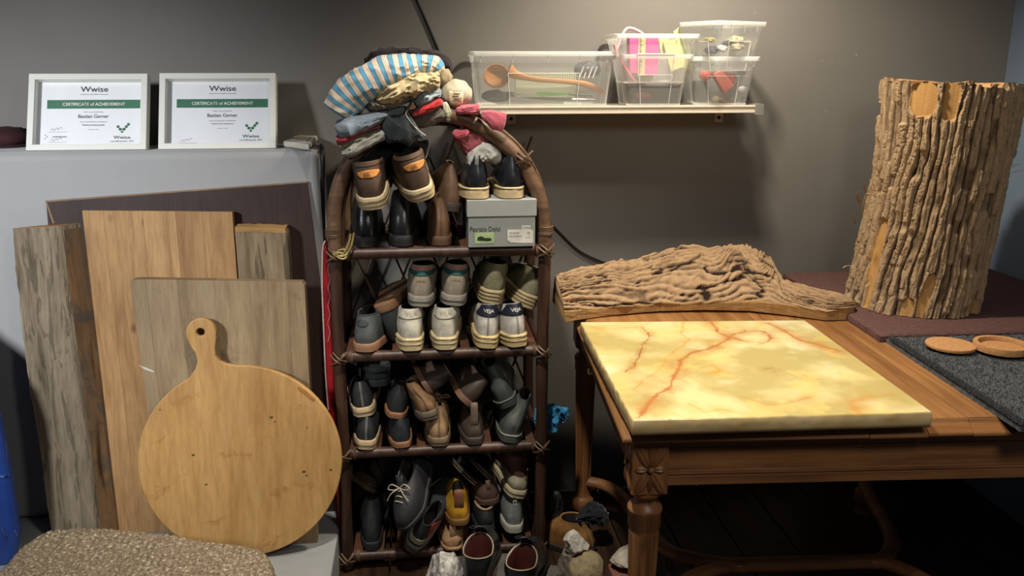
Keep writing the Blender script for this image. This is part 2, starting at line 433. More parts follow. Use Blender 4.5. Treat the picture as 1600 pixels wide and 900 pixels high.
# short weathered post
pm = wood((138, 120, 96), (90, 76, 58), (160, 142, 116), axis=2, rough=.9, bump=.8, rand=0, stain=((70, 54, 40), 9, .6), crack=.5, spec=.15)
po = thing('wooden_post', 'rough grey-brown timber post standing behind the chopping board, right of the pine board', 'post', (-.45, 2.34, PZ))
board('shaft', [(366, 356), (446, 358), (450, 363), (478, 850), (404, 850)], 2.325, 2.372, 1.0, .045, pm, parent=po, bevel=.006)
e = [atp(a, b, plane_of(2.325, PZ, 2.372, 1.0)[0], plane_of(2.325, PZ, 2.372, 1.0)[2]) for a, b in ((367, 356), (446, 358))]
top = []
for k in range(13):
    p = e[0].lerp(e[1], k / 12); top.append(p + Vector((0, -.001, .0005 + .003 * random.random())))
for k in range(13):
    p = e[1].lerp(e[0], k / 12); top.append(p + Vector((0, .042, .0035 + .003 * random.random())))
MB().prism(top, (0, 0, -.012)).build('sawn_end', wood((186, 146, 92), (130, 92, 54), axis=0, rough=.9, bump=.8, rand=0), po)

# thick chopping board
chm = wood((158, 136, 104), (136, 114, 84), (168, 148, 116), axis=2, scale=.8, rough=.6, bump=.25, rand=.10, stain=((104, 90, 70), 5, .60), spec=.3)
cb = thing('chopping_board', 'thick square-cornered greyish chopping board leaning behind the round board', 'chopping board', (-.5, 2.22, PZ))
quad = [(203, 436), (476, 441), (497, 872), (262, 866)]
p0, v, n = plane_of(2.215, PZ, 2.285, .9)
eds = [0, .085, .27, .48, .68, .90, 1]
for k in range(6):
    a, b = eds[k], eds[k + 1]
    pl = [f(quad[0], quad[1], a), f(quad[0], quad[1], b), f(quad[3], quad[2], b), f(quad[3], quad[2], a)]
    if k == 0: pl = [(203, 441), (206, 437)] + pl[1:]
    if k == 5: pl = [pl[0], (471, 440.5), (476, 446)] + pl[2:]
    board('stave', pl, 2.215, 2.285, .9, .042, chm, parent=cb, bevel=.0008)
sc_ = MB(); q1 = [atp(a, b, p0, n) - n * .0006 for a, b in ((216, 570), (228, 574), (241, 580), (240, 582), (226, 577))]
sc_.add(q1, [tuple(range(5))]); sc_.build('chalk_mark', plain((215, 210, 200), rough=.9, bump=0), cb)

# round paddle board
def plate(outer, holes, p0, ex, ey, nb, th, bev=.002):
    """2D outline (points in 3D on a plane) to a bevelled plate"""
    c = bpy.data.curves.new('t', 'CURVE'); c.dimensions = '2D'; c.fill_mode = 'BOTH'
    for lp in [outer] + holes:
        s = c.splines.new('POLY'); s.points.add(len(lp) - 1); s.use_cyclic_u = True
        for i, p in enumerate(lp):
            d = p - p0; s.points[i].co = (d.dot(ex), d.dot(ey), 0, 1)
    c.extrude = th / 2 - bev; c.bevel_depth = bev; c.bevel_resolution = 2; c.offset = -bev
    o = bpy.data.objects.new('t', c); COL.objects.link(o); bpy.context.view_layer.update()
    me = bpy.data.meshes.new_from_object(o.evaluated_get(bpy.context.evaluated_depsgraph_get()))
    m = MB(); m.add([p0 + ex * q.co.x + ey * q.co.y + nb * (th / 2 + q.co.z) for q in me.vertices], [tuple(f_.vertices) for f_ in me.polygons])
    bpy.data.objects.remove(o); bpy.data.curves.remove(c); bpy.data.meshes.remove(me)
    return m
p0, v, n = plane_of(2.15, PZ, 2.25, .85)
out = [(338, 528), (336, 545), (337, 556), (343, 564), (353, 568.5)]
for a in range(88, -226, -4): out.append((374.5 + 159.5 * cos(R(a)), 720.5 - 149.5 * sin(R(a))))
out = [q for q in out if not (q[0] < 306 and q[1] < 590)]
for a in range(-226, -252, -4): out.append((374.5 + 159.5 * cos(R(a)), 720.5 - 149.5 * sin(R(a))))
seen = []
for q in out:
    if not seen or abs(q[0] - seen[-1][0]) + abs(q[1] - seen[-1][1]) > .5: seen.append(q)
out = [(338, 528), (336, 545), (337, 556), (343, 564), (353, 568.5)] + [(374.5 + 159.5 * cos(R(a)), 720.5 - 149.5 * sin(R(a))) for a in range(92, -243, -4)]
out += [(305, 577), (308, 565), (305, 552), (298, 542)]
for a in range(215, -20, -12): out.append((314 + 24 * cos(R(a)), 521 - 24 * sin(R(a))))
hole = [(313 + 6.5 * cos(R(a)), 519 + 6 * sin(R(a))) for a in range(0, 360, 20)]
m = plate([atp(a, b, p0, n) for a, b in out], [[atp(a, b, p0, n) for a, b in hole]], p0, Vector((1, 0, 0)), v, n, .019, .003)
rdm = wood((192, 150, 92), (174, 130, 74), (202, 162, 106), axis=2, scale=.55, rough=.5, bump=.18, rand=0, stain=((150, 100, 50), 9, .60), spec=.4)
zmin = min(p.z for p in m.v)
for p in m.v: p.z += PZ + .001 - zmin if zmin < PZ else 0
ro = thing('round_board', 'round honey-coloured wooden paddle board with a holed handle, front of the leaning boards', 'chopping board', (-.42, 2.16, PZ))
m.build('paddle', rdm, ro)
cl = [atp(a, b, p0, n) for a, b in ((466, 603), (478, 610), (493, 624), (490, 628), (477, 618), (464, 607))]
MB().prism([p - n * .001 for p in cl], n * .02).build('cleat', wood((176, 120, 66), (150, 100, 50), axis=0, rand=0), ro, bevel=.001)
kn = MB()
for a, b, s in ((424, 652, 4), (517, 734, 3.5), (475, 737, 4), (302, 711, 3.5), (429, 659, 2), (479, 743, 2.5), (322, 757, 3), (250, 640, 2), (480, 668, 2)):
    p = atp(a, b, p0, n); k_ = []
    for j in range(8):
        rr = s * .00085 * (1 + .5 * random.random()); k_.append(p - n * .0005 + Vector((1, 0, 0)) * cos(j * pi / 4) * rr * 1.2 + v * sin(j * pi / 4) * rr * .8)
    kn.add(k_, [tuple(range(8))])
tag(kn.build('knots', plain((92, 58, 34), rough=.7, bump=0), ro), kind='stuff')

# blue plastic board at the left edge
bm = plain((34, 66, 140), (28, 56, 122), rough=.35, scale=10, bump=.2)
bo = thing('plastic_sled', 'blue scuffed plastic sled standing upright at the left edge of view', 'sled', (-1.25, 2.2, PZ))
rs = []
for (yy, xr_) in ((560, -55), (600, -22), (650, 0), (690, 8), (740, 17), (790, 25), (830, 30), (852, 28), (862, 20)):
    p = aty(xr_, yy, 2.20)
    if p.z < PZ: p.z = PZ + .001
    if yy == 862: p.z = PZ + .0005
    xl = -1.62
    rs.append([Vector((xl, 2.20, p.z)), Vector((p.x - .02, 2.19, p.z)), Vector((p.x - .004, 2.197, p.z)), Vector((p.x, 2.21, p.z)), Vector((p.x - .006, 2.222, p.z)), Vector((xl, 2.212, p.z))])
rs.insert(0, [Vector((q.x - (.16 if i in (1, 2, 3, 4) else 0), q.y, .86)) for i, q in enumerate(rs[0])])
MB().rings(rs[::-1]).build('shell', bm, bo, smooth=True)
p = aty(5, 745, 2.187); MB().box(p.x - .2, p.x + .004, 2.183, 2.195, p.z - .002, p.z + .003).build('rib', plain((70, 100, 170), rough=.3, bump=0), bo, bevel=.001)
sm = MB()
for a, b, c, d in ((2, 825, 9, 842), (12, 832, 8, 846), (8, 690, 11, 720), (22, 828, 27, 838), (4, 835, 9, 850)):
    sm.tube([aty(a, b, 2.1885), aty((a + c) / 2 + 1, (b + d) / 2, 2.1885), aty(c, d, 2.1885)], .0012, 4, flat=.3)
tag(sm.build('scratches', plain((110, 130, 170), rough=.6, bump=0), bo), kind='stuff')

# bumpy cushion stool at the bottom left
ZT = .30
outl = [(-6, 893), (20, 862), (45, 843), (68, 829), (100, 824), (150, 823), (200, 827), (260, 834), (330, 843), (385, 851), (412, 858), (424, 872), (429, 893), (432, 960), (425, 1100), (415, 1180), (200, 1200), (-60, 1180), (-70, 1000)]
P = [atz(a, b, ZT) for a, b in outl]
P = [Vector(p) for p in spline(P + [P[0]], 5)[:-1]]
cen = sum(P, Vector()) / len(P); cen.z = ZT
fs = thing('footstool', 'bumpy brown footstool cushion with a glittery knit surface, in the left foreground', 'footstool', (cen.x, cen.y, PZ))
rings = []
def pt(p, t, z): q = cen.lerp(p, t); q.z = z; return q
prof = [(0.88, ZT - .085), (.97, ZT - .075), (.995, ZT - .055), (1.0, ZT - .03), (.985, ZT - .010), (.96, ZT - .002)]
dens = []
for p in P: dens.append(p)
dd = []
for i in range(len(P)):
    for k in range(6): dd.append(P[i].lerp(P[(i + 1) % len(P)], k / 6))
for t, z in prof: rings.append([pt(p, t, z) for p in dd])
K = 130
for k in range(1, K): rings.append([pt(p, .96 * (1 - k / K) + .001, ZT) for p in dd])
for ring in rings[2:]:
    for q in ring:
        s = .0165; u = q.x / s; w_ = q.y / s + (math.floor(u) % 2) * .5
        bx = abs((u % 1) - .5) * 2; by = abs((w_ % 1) - .5) * 2
        hgt = max(0, 1 - (bx * bx + by * by)) * .0036
        nz = noise.noise(q * 160) * .0022 + noise.noise(q * 9) * .006
        if q.z > ZT - .02: q.z += hgt + nz
        else:
            d = (q - cen); d.z = 0; q += d.normalized() * (hgt * .6 + nz)
cm = N('glitter_knit'); vv = cm.coords()
cm.set(color=cm.ramp(cm.noise(vv, 120, 4, .7), [(.35, srgb((104, 88, 70))), (.55, srgb((150, 134, 110))), (.7, srgb((226, 212, 186)))]), rough=cm.ramp(cm.noise(vv, 230, 3, .7), [(.45, (.7,) * 3), (.58, (.18,) * 3)]), metal=.2)
cm.bump(cm.noise(vv, 260, 4, .7), .9, .003)
MB().rings(rings, cap0=True, cap1=True).build('cushion', cm.m, fs, smooth=True)
red = plain((168, 72, 50), (150, 60, 42), rough=.5)
P2 = [pt(p, .95, ZT - .1) for p in P]
MB().prism(P2, (0, 0, .016)).build('added_seat_frame', red, fs, bevel=.003)  # unseen frame, added under the cushion to join the legs
cr = max((p for p in P2 if p.y > cen.y), key=lambda p: p.x + .5 * p.y); xL = min(p.x for p in P) + .12
for X, Y in ((cr.x + .004, cr.y - .012), (xL, 1.75), (cr.x - .03, 1.42), (xL, 1.42)):  # legs assumed for support, extended from one visible red strip
    MB().box(X - .004, X + .018, Y - .02, Y + .012, PZ, ZT - .1).build('leg', red, fs, bevel=.003)
# ------------------------------------------------------------------ certificates in white frames
paper_m = plain((232, 233, 236), (228, 229, 232), rough=.35, bump=0, coat=.3)
ink = plain((52, 56, 62), rough=.6, bump=0); grey_ink = plain((120, 124, 128), rough=.6, bump=0)
green = plain((52, 108, 80), (48, 100, 74), rough=.5, bump=0); white_ink = plain((240, 242, 238), rough=.6, bump=0)
frame_m = plain((226, 226, 218), (222, 222, 214), rough=.4, bump=.05)
def certificate(name, px4, label, course, date, num, two):
    bl = aty(px4[0][0], px4[0][1], 2.475); br = aty(px4[1][0], px4[1][1], 2.475)
    tl0 = aty(px4[2][0], px4[2][1], 2.56)
    zb = gz + .003; bl.z = br.z = zb
    W = br.x - bl.x; H = (tl0 - bl).length
    ey = Vector((0, tl0.y - bl.y, tl0.z - bl.z)).normalized(); ex = Vector((1, 0, 0)); nn = ex.cross(ey)   # towards the viewer
    t = thing(name, label, 'picture frame', tuple(bl))
    M_ = Matrix((ex, ey, nn)).transposed().to_4x4(); M_.translation = bl
    def put(mb, nm, mat, par=t, **k):
        mb.v = [M_ @ p for p in mb.v]; return mb.build(nm, mat, par, **k)
    b = .0165; D = .03
    for (x0, x1, y0, y1) in ((0, W, 0, b), (0, W, H - b, H), (0, b, b, H - b), (W - b, W, b, H - b)):
        put(MB().box(x0, x1, y0, y1, -D, 0), 'frame_bar', frame_m, bevel=.001)
    put(MB().box(b * .6, W - b * .6, b * .6, H - b * .6, -D, -D + .004), 'backing', plain((150, 146, 140), rough=.8))
    pz = -D + .006
    sheet = put(MB().box(b, W - b, b, H - b, -D + .0042, pz), 'sheet', paper_m)
    def tx(s, cx, cy, w_, h=None, mat=ink, nm='lettering', sp=1):
        m = text_mb(s, w_, h, sp); m.v = [Vector((p.x + cx * W, p.y + cy * H, pz + .0006)) for p in m.v]; put(m, nm, mat, sheet)
    def rect(cx, cy, w_, h, mat, nm): put(MB().box(cx * W - w_ / 2, cx * W + w_ / 2, cy * H - h / 2, cy * H + h / 2, pz, pz + .0004), nm, mat, sheet)
    tx('Wwise', .525, .835, W * .235, H * .072)
    tx('empowers the audio community', .525, .765, W * .235, H * .014)
    rect(.525, .635, W * .79, H * .115, green, 'banner')
    tx('CERTIFICATE of ACHIEVEMENT', .525, .635, W * .53, H * .042, white_ink)
    tx('This is to certify that', .525, .53, W * .165, H * .018, grey_ink)
    tx('Bastian Gerner', .525, .475, W * .26, H * .046)
    tx('has successfully completed', .525, .40, W * .225, H * .018, grey_ink)
    tx(course, .525, .36, W * .19, H * .02)
    tx(date, .525, .30, W * .09, H * .012, grey_ink)
    tx('Wwise', .77, .195, W * .145, H * .04)
    tx('certification ' + num, .77, .145, W * .195, H * .022, grey_ink)
    tx('creative audio production for interactive', .77, .105, W * .205, H * .01, grey_ink)
    # dotted check mark logo
    pts = [(.735, .335), (.753, .302), (.77, .268), (.787, .302), (.805, .335), (.823, .365)]
    lg = MB()
    for i, (a, c) in enumerate(pts):
        lg.lathe([(.0042 if i != 2 else .0034, 0), (.0042 if i != 2 else .0034, .0005)], 14, (a * W, c * H, pz))
    lg.tube([(pts[1][0] * W, pts[1][1] * H, pz + .0003), (pts[3][0] * W, pts[3][1] * H, pz + .0003)], .0012, 5)
    put(lg, 'logo', green, sheet)
    # signature and sponsor marks
    def sig(y0):
        s = MB(); path = [(W * (.17 + .012 * k), H * (y0 + .018 * sin(k * 2.1) + .004 * k), pz + .0005) for k in range(9)]
        s.tube(path, .00045, 4)
        s.box(W * .15, W * .31, H * (y0 - .025), H * (y0 - .022), pz, pz + .0004); put(s, 'signature', grey_ink, sheet)
    ys = .295 if two else .135
    sig(ys)
    tx('audiokinetic', .245, ys - .085, W * .12, H * .02)
    a = MB()
    for q in ((0, .012), (0, -.012), (.012, 0)): a.lathe([(.0014, 0), (.0014, .0005)], 8, (W * (.125) + q[0] * .4, H * (ys - .085) + q[1] * .35, pz))
    put(a, 'logo', ink, sheet)
    if two:
        sig(.16); a = MB().lathe([(.0045, 0), (.0045, .0005)], 16, (W * .165, H * .085, pz)); put(a, 'seal', ink, sheet)
        rect(.225, .098, W * .085, H * .014, grey_ink, 'sponsor_line'); rect(.225, .074, W * .085, H * .014, grey_ink, 'sponsor_line')
    # glass with a weak reflection
    g = seethrough((235, 240, 240), .0, .02, .5)
    put(MB().box(b, W - b, b, H - b, -.0055, -.004), 'glass', GLASS)
    return t
gn = N('glass_pane'); gn.t.nodes.remove(gn.b)
tr_ = gn.n('ShaderNodeBsdfTransparent'); gl_ = gn.n('ShaderNodeBsdfGlossy'); mx = gn.n('ShaderNodeMixShader'); fr_ = gn.n('ShaderNodeFresnel')
gl_.inputs['Roughness'].default_value = .03; fr_.inputs[0].default_value = 1.3
gn.l(fr_.outputs[0], mx.inputs[0]); gn.l(tr_.outputs[0], mx.inputs[1]); gn.l(gl_.outputs[0], mx.inputs[2]); gn.l(mx.outputs[0], gn.out.inputs[0])
GLASS = gn.m
certificate('framed_certificate', [(40, 234), (228, 233.5), (43, 115)], 'white framed certificate with two signatures, reading Wwise Fundamentals, nearer the left edge', 'Wwise Fundamentals', 'October 10, 2021', '101', True)
certificate('framed_certificate', [(247, 233.5), (431, 233), (249, 114)], 'white framed certificate with one signature, reading Wwise Unity Integration, beside the clothes rack', 'Wwise Unity Integration', 'August 27, 2021', '301', False)

# ------------------------------------------------------------------ table
TA = R(-3.4)
A0 = atz(992, 662, .75); TP = Vector((A0.x, A0.y, 0))
TB = thing('dining_table', 'carved oak table with fluted legs, carrying the yellow stone slab', 'table', tuple(TP), (0, 0, TA))
TM = ORG[TB.name]
def tl(px, py, z):
    p = TM.inverted() @ atz(px, py, z); return p
oak = wood((146, 100, 58), (112, 72, 38), (162, 116, 70), axis=0, rough=.38, bump=.35, rand=.12, spec=.5)
oak_y = wood((150, 104, 60), (118, 78, 42), (168, 122, 74), axis=1, rough=.38, bump=.35, rand=.12, spec=.5)
oak_d = wood((154, 106, 64), (106, 68, 40), (170, 120, 76), axis=0, rough=.42, bump=.4, rand=.1, spec=.5)
oak_z = wood((150, 102, 62), (102, 65, 38), (166, 116, 73), axis=2, rough=.4, bump=.4, rand=.1, spec=.5)
DX, DY = 1.42, 1.02
cuts = [0] + [tl(a, 658, .75).x for a in (1355, 1449, 1521)] + [DX]
for k in range(4):
    MB().box(cuts[k] + (.0006 if k else 0), cuts[k + 1] - .0006, 0, DY, .728, .75).build('plank', oak_y, TB, local=True, bevel=.0012)
prof = [(.0, .749), (.0025, .7475), (.0035, .743), (.007, .741), (.012, .737), (.018, .7325), (.024, .7295), (.0265, .727), (.0265, .7225), (.022, .719), (.008, .716), (0, .714)]
for k in range(4):      # front moulding in lengths
    x0, x1 = cuts[k], cuts[k + 1]; dz = (0, -.0012, .0006, -.0008)[k]
    a = [Vector((x0 - (q[0] if k == 0 else -.0008), -q[0], q[1] + dz)) for q in prof]; b = [Vector((x1 - .0008, -q[0], q[1] + dz)) for q in prof]
    MB().rings([a, b]).build('front_moulding', oak, TB, local=True, smooth=True)
a = [Vector((-q[0], -q[0], q[1])) for q in prof]; b = [Vector((-q[0], DY, q[1])) for q in prof]
MB().rings([a, b]).build('side_moulding', oak_y, TB, local=True, smooth=True)
ZB = .612; LW = .072
def apron(nm, axis, x0, x1, y, outward):
    # frame + recessed panel with two mouldings
    f = (lambda a0, a1, d0, d1, z0, z1: (a0, a1, y + d0, y + d1, z0, z1)) if axis == 0 else (lambda a0, a1, d0, d1, z0, z1: (y + d0, y + d1, a0, a1, z0, z1))
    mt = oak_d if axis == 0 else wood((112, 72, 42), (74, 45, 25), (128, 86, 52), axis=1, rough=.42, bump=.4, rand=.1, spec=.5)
    MB().box(*f(x0, x1, .004, .022, ZB, .714)).build(nm, mt, TB, local=True)
    ap = TB
    for z0, z1, d in ((ZB, ZB + .020, 0), (.694, .714, -.001), (ZB + .0215, ZB + .0265, .0015), (ZB + .028, ZB + .0305, .003), (.686, .692, .001)):
        MB().box(*f(x0, x1, d, .006, z0, z1)).build('apron_moulding', mt, TB, local=True, bevel=.0012)
apron('front_apron', 0, LW, .94, .010, -1)
apron('front_apron', 0, .98, DX - .02, .012, -1)
apron('side_apron', 1, LW, DY - LW, .010, -1)
MB().box(LW, .94, DY - .03, DY - .012, ZB, .714).build('back_apron', oak_d, TB, local=True)
def leg(cx, cy, carve):
    h = LW / 2
    L = MB().box(cx - h, cx + h, cy - h, cy + h, .598, .716).build('leg_block', oak_z, TB, local=True, bevel=.001)
    pr = [(.020, .598), (.033, .597), (.0345, .592), (.033, .586), (.026, .581), (.022, .574), (.0235, .567), (.031, .561), (.0335, .557), (.0355, .554), (.0355, .549), (.0335, .546), (.0335, .515), (.030, .510), (.031, .505)]
    b = MB(); n_ = 72; rs = []
    for r_, z in pr: rs.append([Vector((cx + r_ * cos(2 * pi * k / n_), cy + r_ * sin(2 * pi * k / n_), z)) for k in range(n_)])
    for j in range(22):
        z = .500 - j * .0195; base = lerp(.031, .023, j / 21)
        dep = .0042 * min(1, j / 1.5) * (1 if j < 20 else 0)
        rs.append([Vector((cx + (base - dep * max(0, sin(6 * 2 * pi * k / n_)) ** .5) * cos(2 * pi * k / n_), cy + (base - dep * max(0, sin(6 * 2 * pi * k / n_)) ** .5) * sin(2 * pi * k / n_), z)) for k in range(n_)])
    for r_, z in ((.026, .085), (.034, .078), (.034, .045), (.026, .035), (.022, .02), (.026, .001)): rs.append([Vector((cx + r_ * cos(2 * pi * k / n_), cy + r_ * sin(2 * pi * k / n_), z)) for k in range(n_)])
    b.rings(rs[::-1]); b.build('leg', oak_z, TB, local=True, smooth=True)
    if not carve: return
    zc = .652
    for face in range(2):
        if face == 0: FM = Matrix.Translation((cx, cy - h, zc))
        else: FM = Matrix.Translation((cx - h, cy, zc)) @ Matrix.Rotation(R(-90), 4, 'Z')
        car = MB()
        for sx, ang, ln, wd in ((1, 62, .026, .0105), (1, 118, .026, .0105), (1, -62, .026, .0105), (1, -118, .026, .0105), (1, 0, .012, .008), (1, 180, .012, .008), (1, 90, .021, .005), (1, -90, .021, .005)):
            a_ = R(ang); c = Vector((cos(a_), 0, sin(a_))) * (ln + .006)
            c.x *= 1.0; Rm = Matrix.Rotation(-a_, 3, 'Y')
            pet = MB(); rr = []
            for i in range(9):
                t = -1 + 2 * i / 8; wv = wd * sqrt(max(0, 1 - t * t)) ** .8 + .0003; ring = []
                for k in range(9):
                    s_ = -1 + 2 * k / 8
                    ring.append(Rm @ Vector((t * ln, -.0065 * (1 - abs(s_) ** 2) * (1 - t * t * .6) + .0028 * (1 - min(1, abs(s_) * 3)) - .0003, s_ * wv)) + c)
                rr.append(ring)
            pet.rings(rr, close=False, cap0=False, cap1=False)
            q = MB(); q.v = [TM @ (FM @ p) for p in pet.v]; q.f = pet.f
            q.build('carved_petal', oak_z, TB, smooth=True)
        e_ = MB(); e_.ell((0, -.004, 0), (.0065, .006, .0065), 14); e_.v = [TM @ (FM @ p) for p in e_.v]; e_.build('rosette', oak_z, TB, smooth=True)
h = LW / 2
leg(h - .002, h, True); leg(h, DY - h - .02, False); leg(.96, h, False); leg(.96, DY - h - .02, False)
zs = .135; ym = tl(1260, 880, zs).y; xa = tl(1145, 885, zs).x; xb = tl(1375, 878, zs).x
for pts in ([(.04, DY - .055, zs), (.13, DY - .13, zs), (.19, ym + .16, zs), (.235, ym + .06, zs), (xa, ym, zs), (xa + .03, ym - .004, zs)], [(.04, .04, zs), (.13, .12, zs), (.19, ym - .16, zs), (.235, ym - .06, zs), (xa, ym, zs), (xa + .03, ym, zs)],
            [(.96, DY - .055, zs), (xb + .15, DY - .13, zs), (xb + .10, ym + .16, zs), (xb + .06, ym + .06, zs), (xb, ym, zs), (xb - .03, ym, zs)], [(.96, .04, zs), (xb + .15, .12, zs), (xb + .10, ym - .16, zs), (xb + .06, ym - .06, zs), (xb, ym, zs), (xb - .03, ym, zs)]):
    MB().tube(spline(pts, 8), .021, 10, flat=.85).build('curved_stretcher', oak_d, TB, local=True, smooth=True)
MB().tube([(xa - .03, ym, zs), (xb + .03, ym, zs)], .022, 12, flat=.85).build('centre_stretcher', oak_d, TB, local=True, smooth=True)
brass = plain((150, 128, 80), (110, 92, 56), rough=.35, metal=.8)
pl = MB(); pp = TM.inverted() @ Vector((0, 0, 0))
yy = .52
pl.box(-.002, .008, yy - .03, yy + .03, .66, .685)
pl.tube(spline([(-.001, yy - .022, .675), (-.014, yy - .018, .668), (-.018, yy, .662), (-.014, yy + .018, .668), (-.001, yy + .022, .675)], 5), .0025, 6)
pl.ell((-.003, yy - .022, .676), (.005, .006, .006), 10); pl.ell((-.003, yy + .022, .676), (.005, .006, .006), 10)
pl.build('drawer_pull', brass, TB, local=True, smooth=True)

# ------------------------------------------------------------------ onyx slab
SZ = .782
c = [atz(908, 503.5, SZ), atz(1257, 500.5, SZ), atz(1455, 643, SZ), atz(990, 656, SZ)]
nu, nv = 420, 330
U_, V_ = np.meshgrid(np.linspace(0, 1, nu), np.linspace(0, 1, nv))
C = [np.array(p) for p in c]
P3 = (C[0][None, None] * (1 - U_)[..., None] * (1 - V_)[..., None] + C[1] * (U_ * (1 - V_))[..., None] + C[2] * (U_ * V_)[..., None] + C[3] * ((1 - U_) * V_)[..., None])
X, Y = P3[..., 0], P3[..., 1]
veins = [([(1112, 503), (1122, 520), (1140, 527), (1110, 545), (1080, 552), (1062, 565), (1052, 590), (1046, 602), (1028, 615), (1006, 640), (1000, 652)], .0042, 1.0, (176, 116, 64)),
         ([(1140, 527), (1165, 516), (1195, 519), (1207, 528), (1190, 536), (1160, 532), (1145, 526)], .003, .9, (176, 116, 62)),
         ([(1200, 505), (1225, 516), (1245, 530), (1275, 538), (1310, 548)], .005, .8, (184, 120, 60)),
         ([(1070, 503), (1064, 520), (1075, 532), (1058, 545), (1040, 562), (1020, 585), (990, 610)], .003, .55, (190, 140, 70)),
         ([(1003, 512), (1016, 520), (1016, 530), (1004, 538), (1003, 552), (995, 566), (975, 582)], .0013, .9, (150, 80, 40)),
         ([(912, 508), (940, 515), (965, 513), (1003, 512)], .0025, .5, (190, 140, 60)),
         ([(1132, 617), (1165, 620), (1205, 634), (1235, 630), (1270, 620)], .003, .5, (190, 130, 50)),
         ([(1340, 646), (1330, 632), (1350, 622), (1395, 618)], .006, .5, (190, 130, 60)),
         ([(1095, 575), (1110, 570), (1122, 580), (1105, 583)], .004, .6, (196, 140, 40)),
         ([(1075, 632), (1100, 645), (1125, 640), (1150, 645)], .004, .5, (200, 150, 50)),
         ([(1195, 578), (1212, 575), (1226, 579), (1210, 583)], .002, .5, (160, 110, 60)),
         ([(920, 530), (950, 545), (985, 548)], .0015, .4, (190, 140, 60)), ([(958, 585), (985, 575), (1010, 560)], .0015, .4, (190, 150, 70))]
wx = X + .010 * fbm(X * 24, Y * 24) ; wy = Y + .010 * fbm(X * 24 + 9, Y * 24 + 5)
t = fbm(X * 9 + .8 * fbm(X * 5, Y * 5), Y * 9, 0, 5)
lin = lambda c_: np.array(srgb(c_)[:3])
k1 = np.clip(t * 1.6 + .5, 0, 1)[..., None]
col = lin((214, 198, 144)) * k1 + lin((180, 163, 102)) * (1 - k1)
t2 = fbm(X * 14 + 3 + fbm(X * 20, Y * 20), Y * 14, 2, 5); k2 = np.clip((t2 - .08) * 4, 0, 1)[..., None] * .6
col = col * (1 - k2) + lin((216, 188, 112)) * k2
bands = np.sin((X * .9 + Y * .4 + .05 * fbm(X * 12, Y * 12)) * 190); k3 = (np.clip(bands - .55, 0, 1) * np.clip(1 - (X - .38) * 4, 0, 1))[..., None] * .55
col = col * (1 - k3) + lin((210, 170, 90)) * k3
k4 = np.clip((fbm(X * 8 + 20, Y * 8) - .3) * 3, 0, 1)[..., None] * .6
col = col * (1 - k4) + lin((228, 218, 180)) * k4
for pts, wd, am, cc in veins:
    Q = [np.array(atz(a, b, SZ))[:2] for a, b in pts]; d = np.full(X.shape, 9.)
    for a, b in zip(Q, Q[1:]):
        ab = b - a; tt = np.clip(((wx - a[0]) * ab[0] + (wy - a[1]) * ab[1]) / (ab @ ab), 0, 1)
        d = np.minimum(d, np.hypot(wx - a[0] - tt * ab[0], wy - a[1] - tt * ab[1]))
    wl = wd * (1 + .9 * fbm(X * 30, Y * 30 + wd * 999))
    core = np.exp(-(d / np.maximum(wl, .0006)) ** 2) * .8; halo = np.exp(-(d / (wd * 5 + .005)) ** 2) * .5
    hn = np.clip(.6 + 1.6 * fbm(X * 34 + wd * 500, Y * 34, 7, 4), 0, 1.4); kk = np.clip((core * am + halo * am * hn), 0, 1)[..., None]
    col = col * (1 - kk) + lin(cc) * kk
me = bpy.data.meshes.new('slab')
edge = .0
zt_ = np.full(X.shape, SZ) - .0016 * np.clip(fbm(X * 60, Y * 60) - .2, 0, 1) * ((V_ > .985) | (U_ < .012))
top = np.stack([X, Y, zt_], -1)
ringi = [(0, j) for j in range(nu)] + [(i, nu - 1) for i in range(1, nv)] + [(nv - 1, j) for j in range(nu - 2, -1, -1)] + [(i, 0) for i in range(nv - 2, 0, -1)]
V3 = list(top.reshape(-1, 3)); cols = list(col.reshape(-1, 3)); cx_, cy_ = X.mean(), Y.mean()
faces = [(i * nu + j, (i + 1) * nu + j, (i + 1) * nu + j + 1, i * nu + j + 1) for i in range(nv - 1) for j in range(nu - 1)]
prev = [i * nu + j for i, j in ringi]
for lv, (dz, io) in enumerate(((.004, .0025), (.012, .004), (.022, .0035), (.0315, .001))):
    cur = []
    for n_, (i, j) in enumerate(ringi):
        x_, y_ = X[i, j], Y[i, j]; dx, dy = x_ - cx_, y_ - cy_; l_ = math.hypot(dx, dy)
        nz = (io + .0022 * noise.noise(Vector((x_ * 40, y_ * 40, dz * 90)))) if lv < 3 else io
        cur.append(len(V3)); V3.append((x_ + dx / l_ * nz, y_ + dy / l_ * nz * .6, SZ - dz))
        a_ = .5 + .5 * noise.noise(Vector((x_ * 30, y_ * 30, dz * 60)))
        cols.append(lin((222, 200, 150)) * a_ + lin((184, 150, 92)) * (1 - a_))
    m_ = len(ringi)
    for n_ in range(m_): faces.append((prev[n_], prev[(n_ + 1) % m_], cur[(n_ + 1) % m_], cur[n_]))
    prev = cur
faces.append(tuple(prev))
off = Vector((cx_, cy_, SZ - .0315))
me.from_pydata([tuple(Vector(p) - off) for p in V3], [], faces)
ca = me.color_attributes.new('Col', 'FLOAT_COLOR', 'POINT'); ca.data.foreach_set('color', np.concatenate([np.array(cols), np.ones((len(cols), 1))], 1).astype(np.float32).ravel())
me.shade_smooth()
bmx = bmesh.new(); bmx.from_mesh(me); bmesh.ops.recalc_face_normals(bmx, faces=bmx.faces); bmx.to_mesh(me); bmx.free()
on = N('onyx'); at_ = on.n('ShaderNodeAttribute'); at_.attribute_name = 'Col'
on.set(color=at_.outputs['Color'], rough=.22, spec=.5, coat=.3, sss=.06); on.b.inputs['Subsurface Radius'].default_value = (.02, .015, .008)
on.b.inputs['Coat Roughness'].default_value = .12
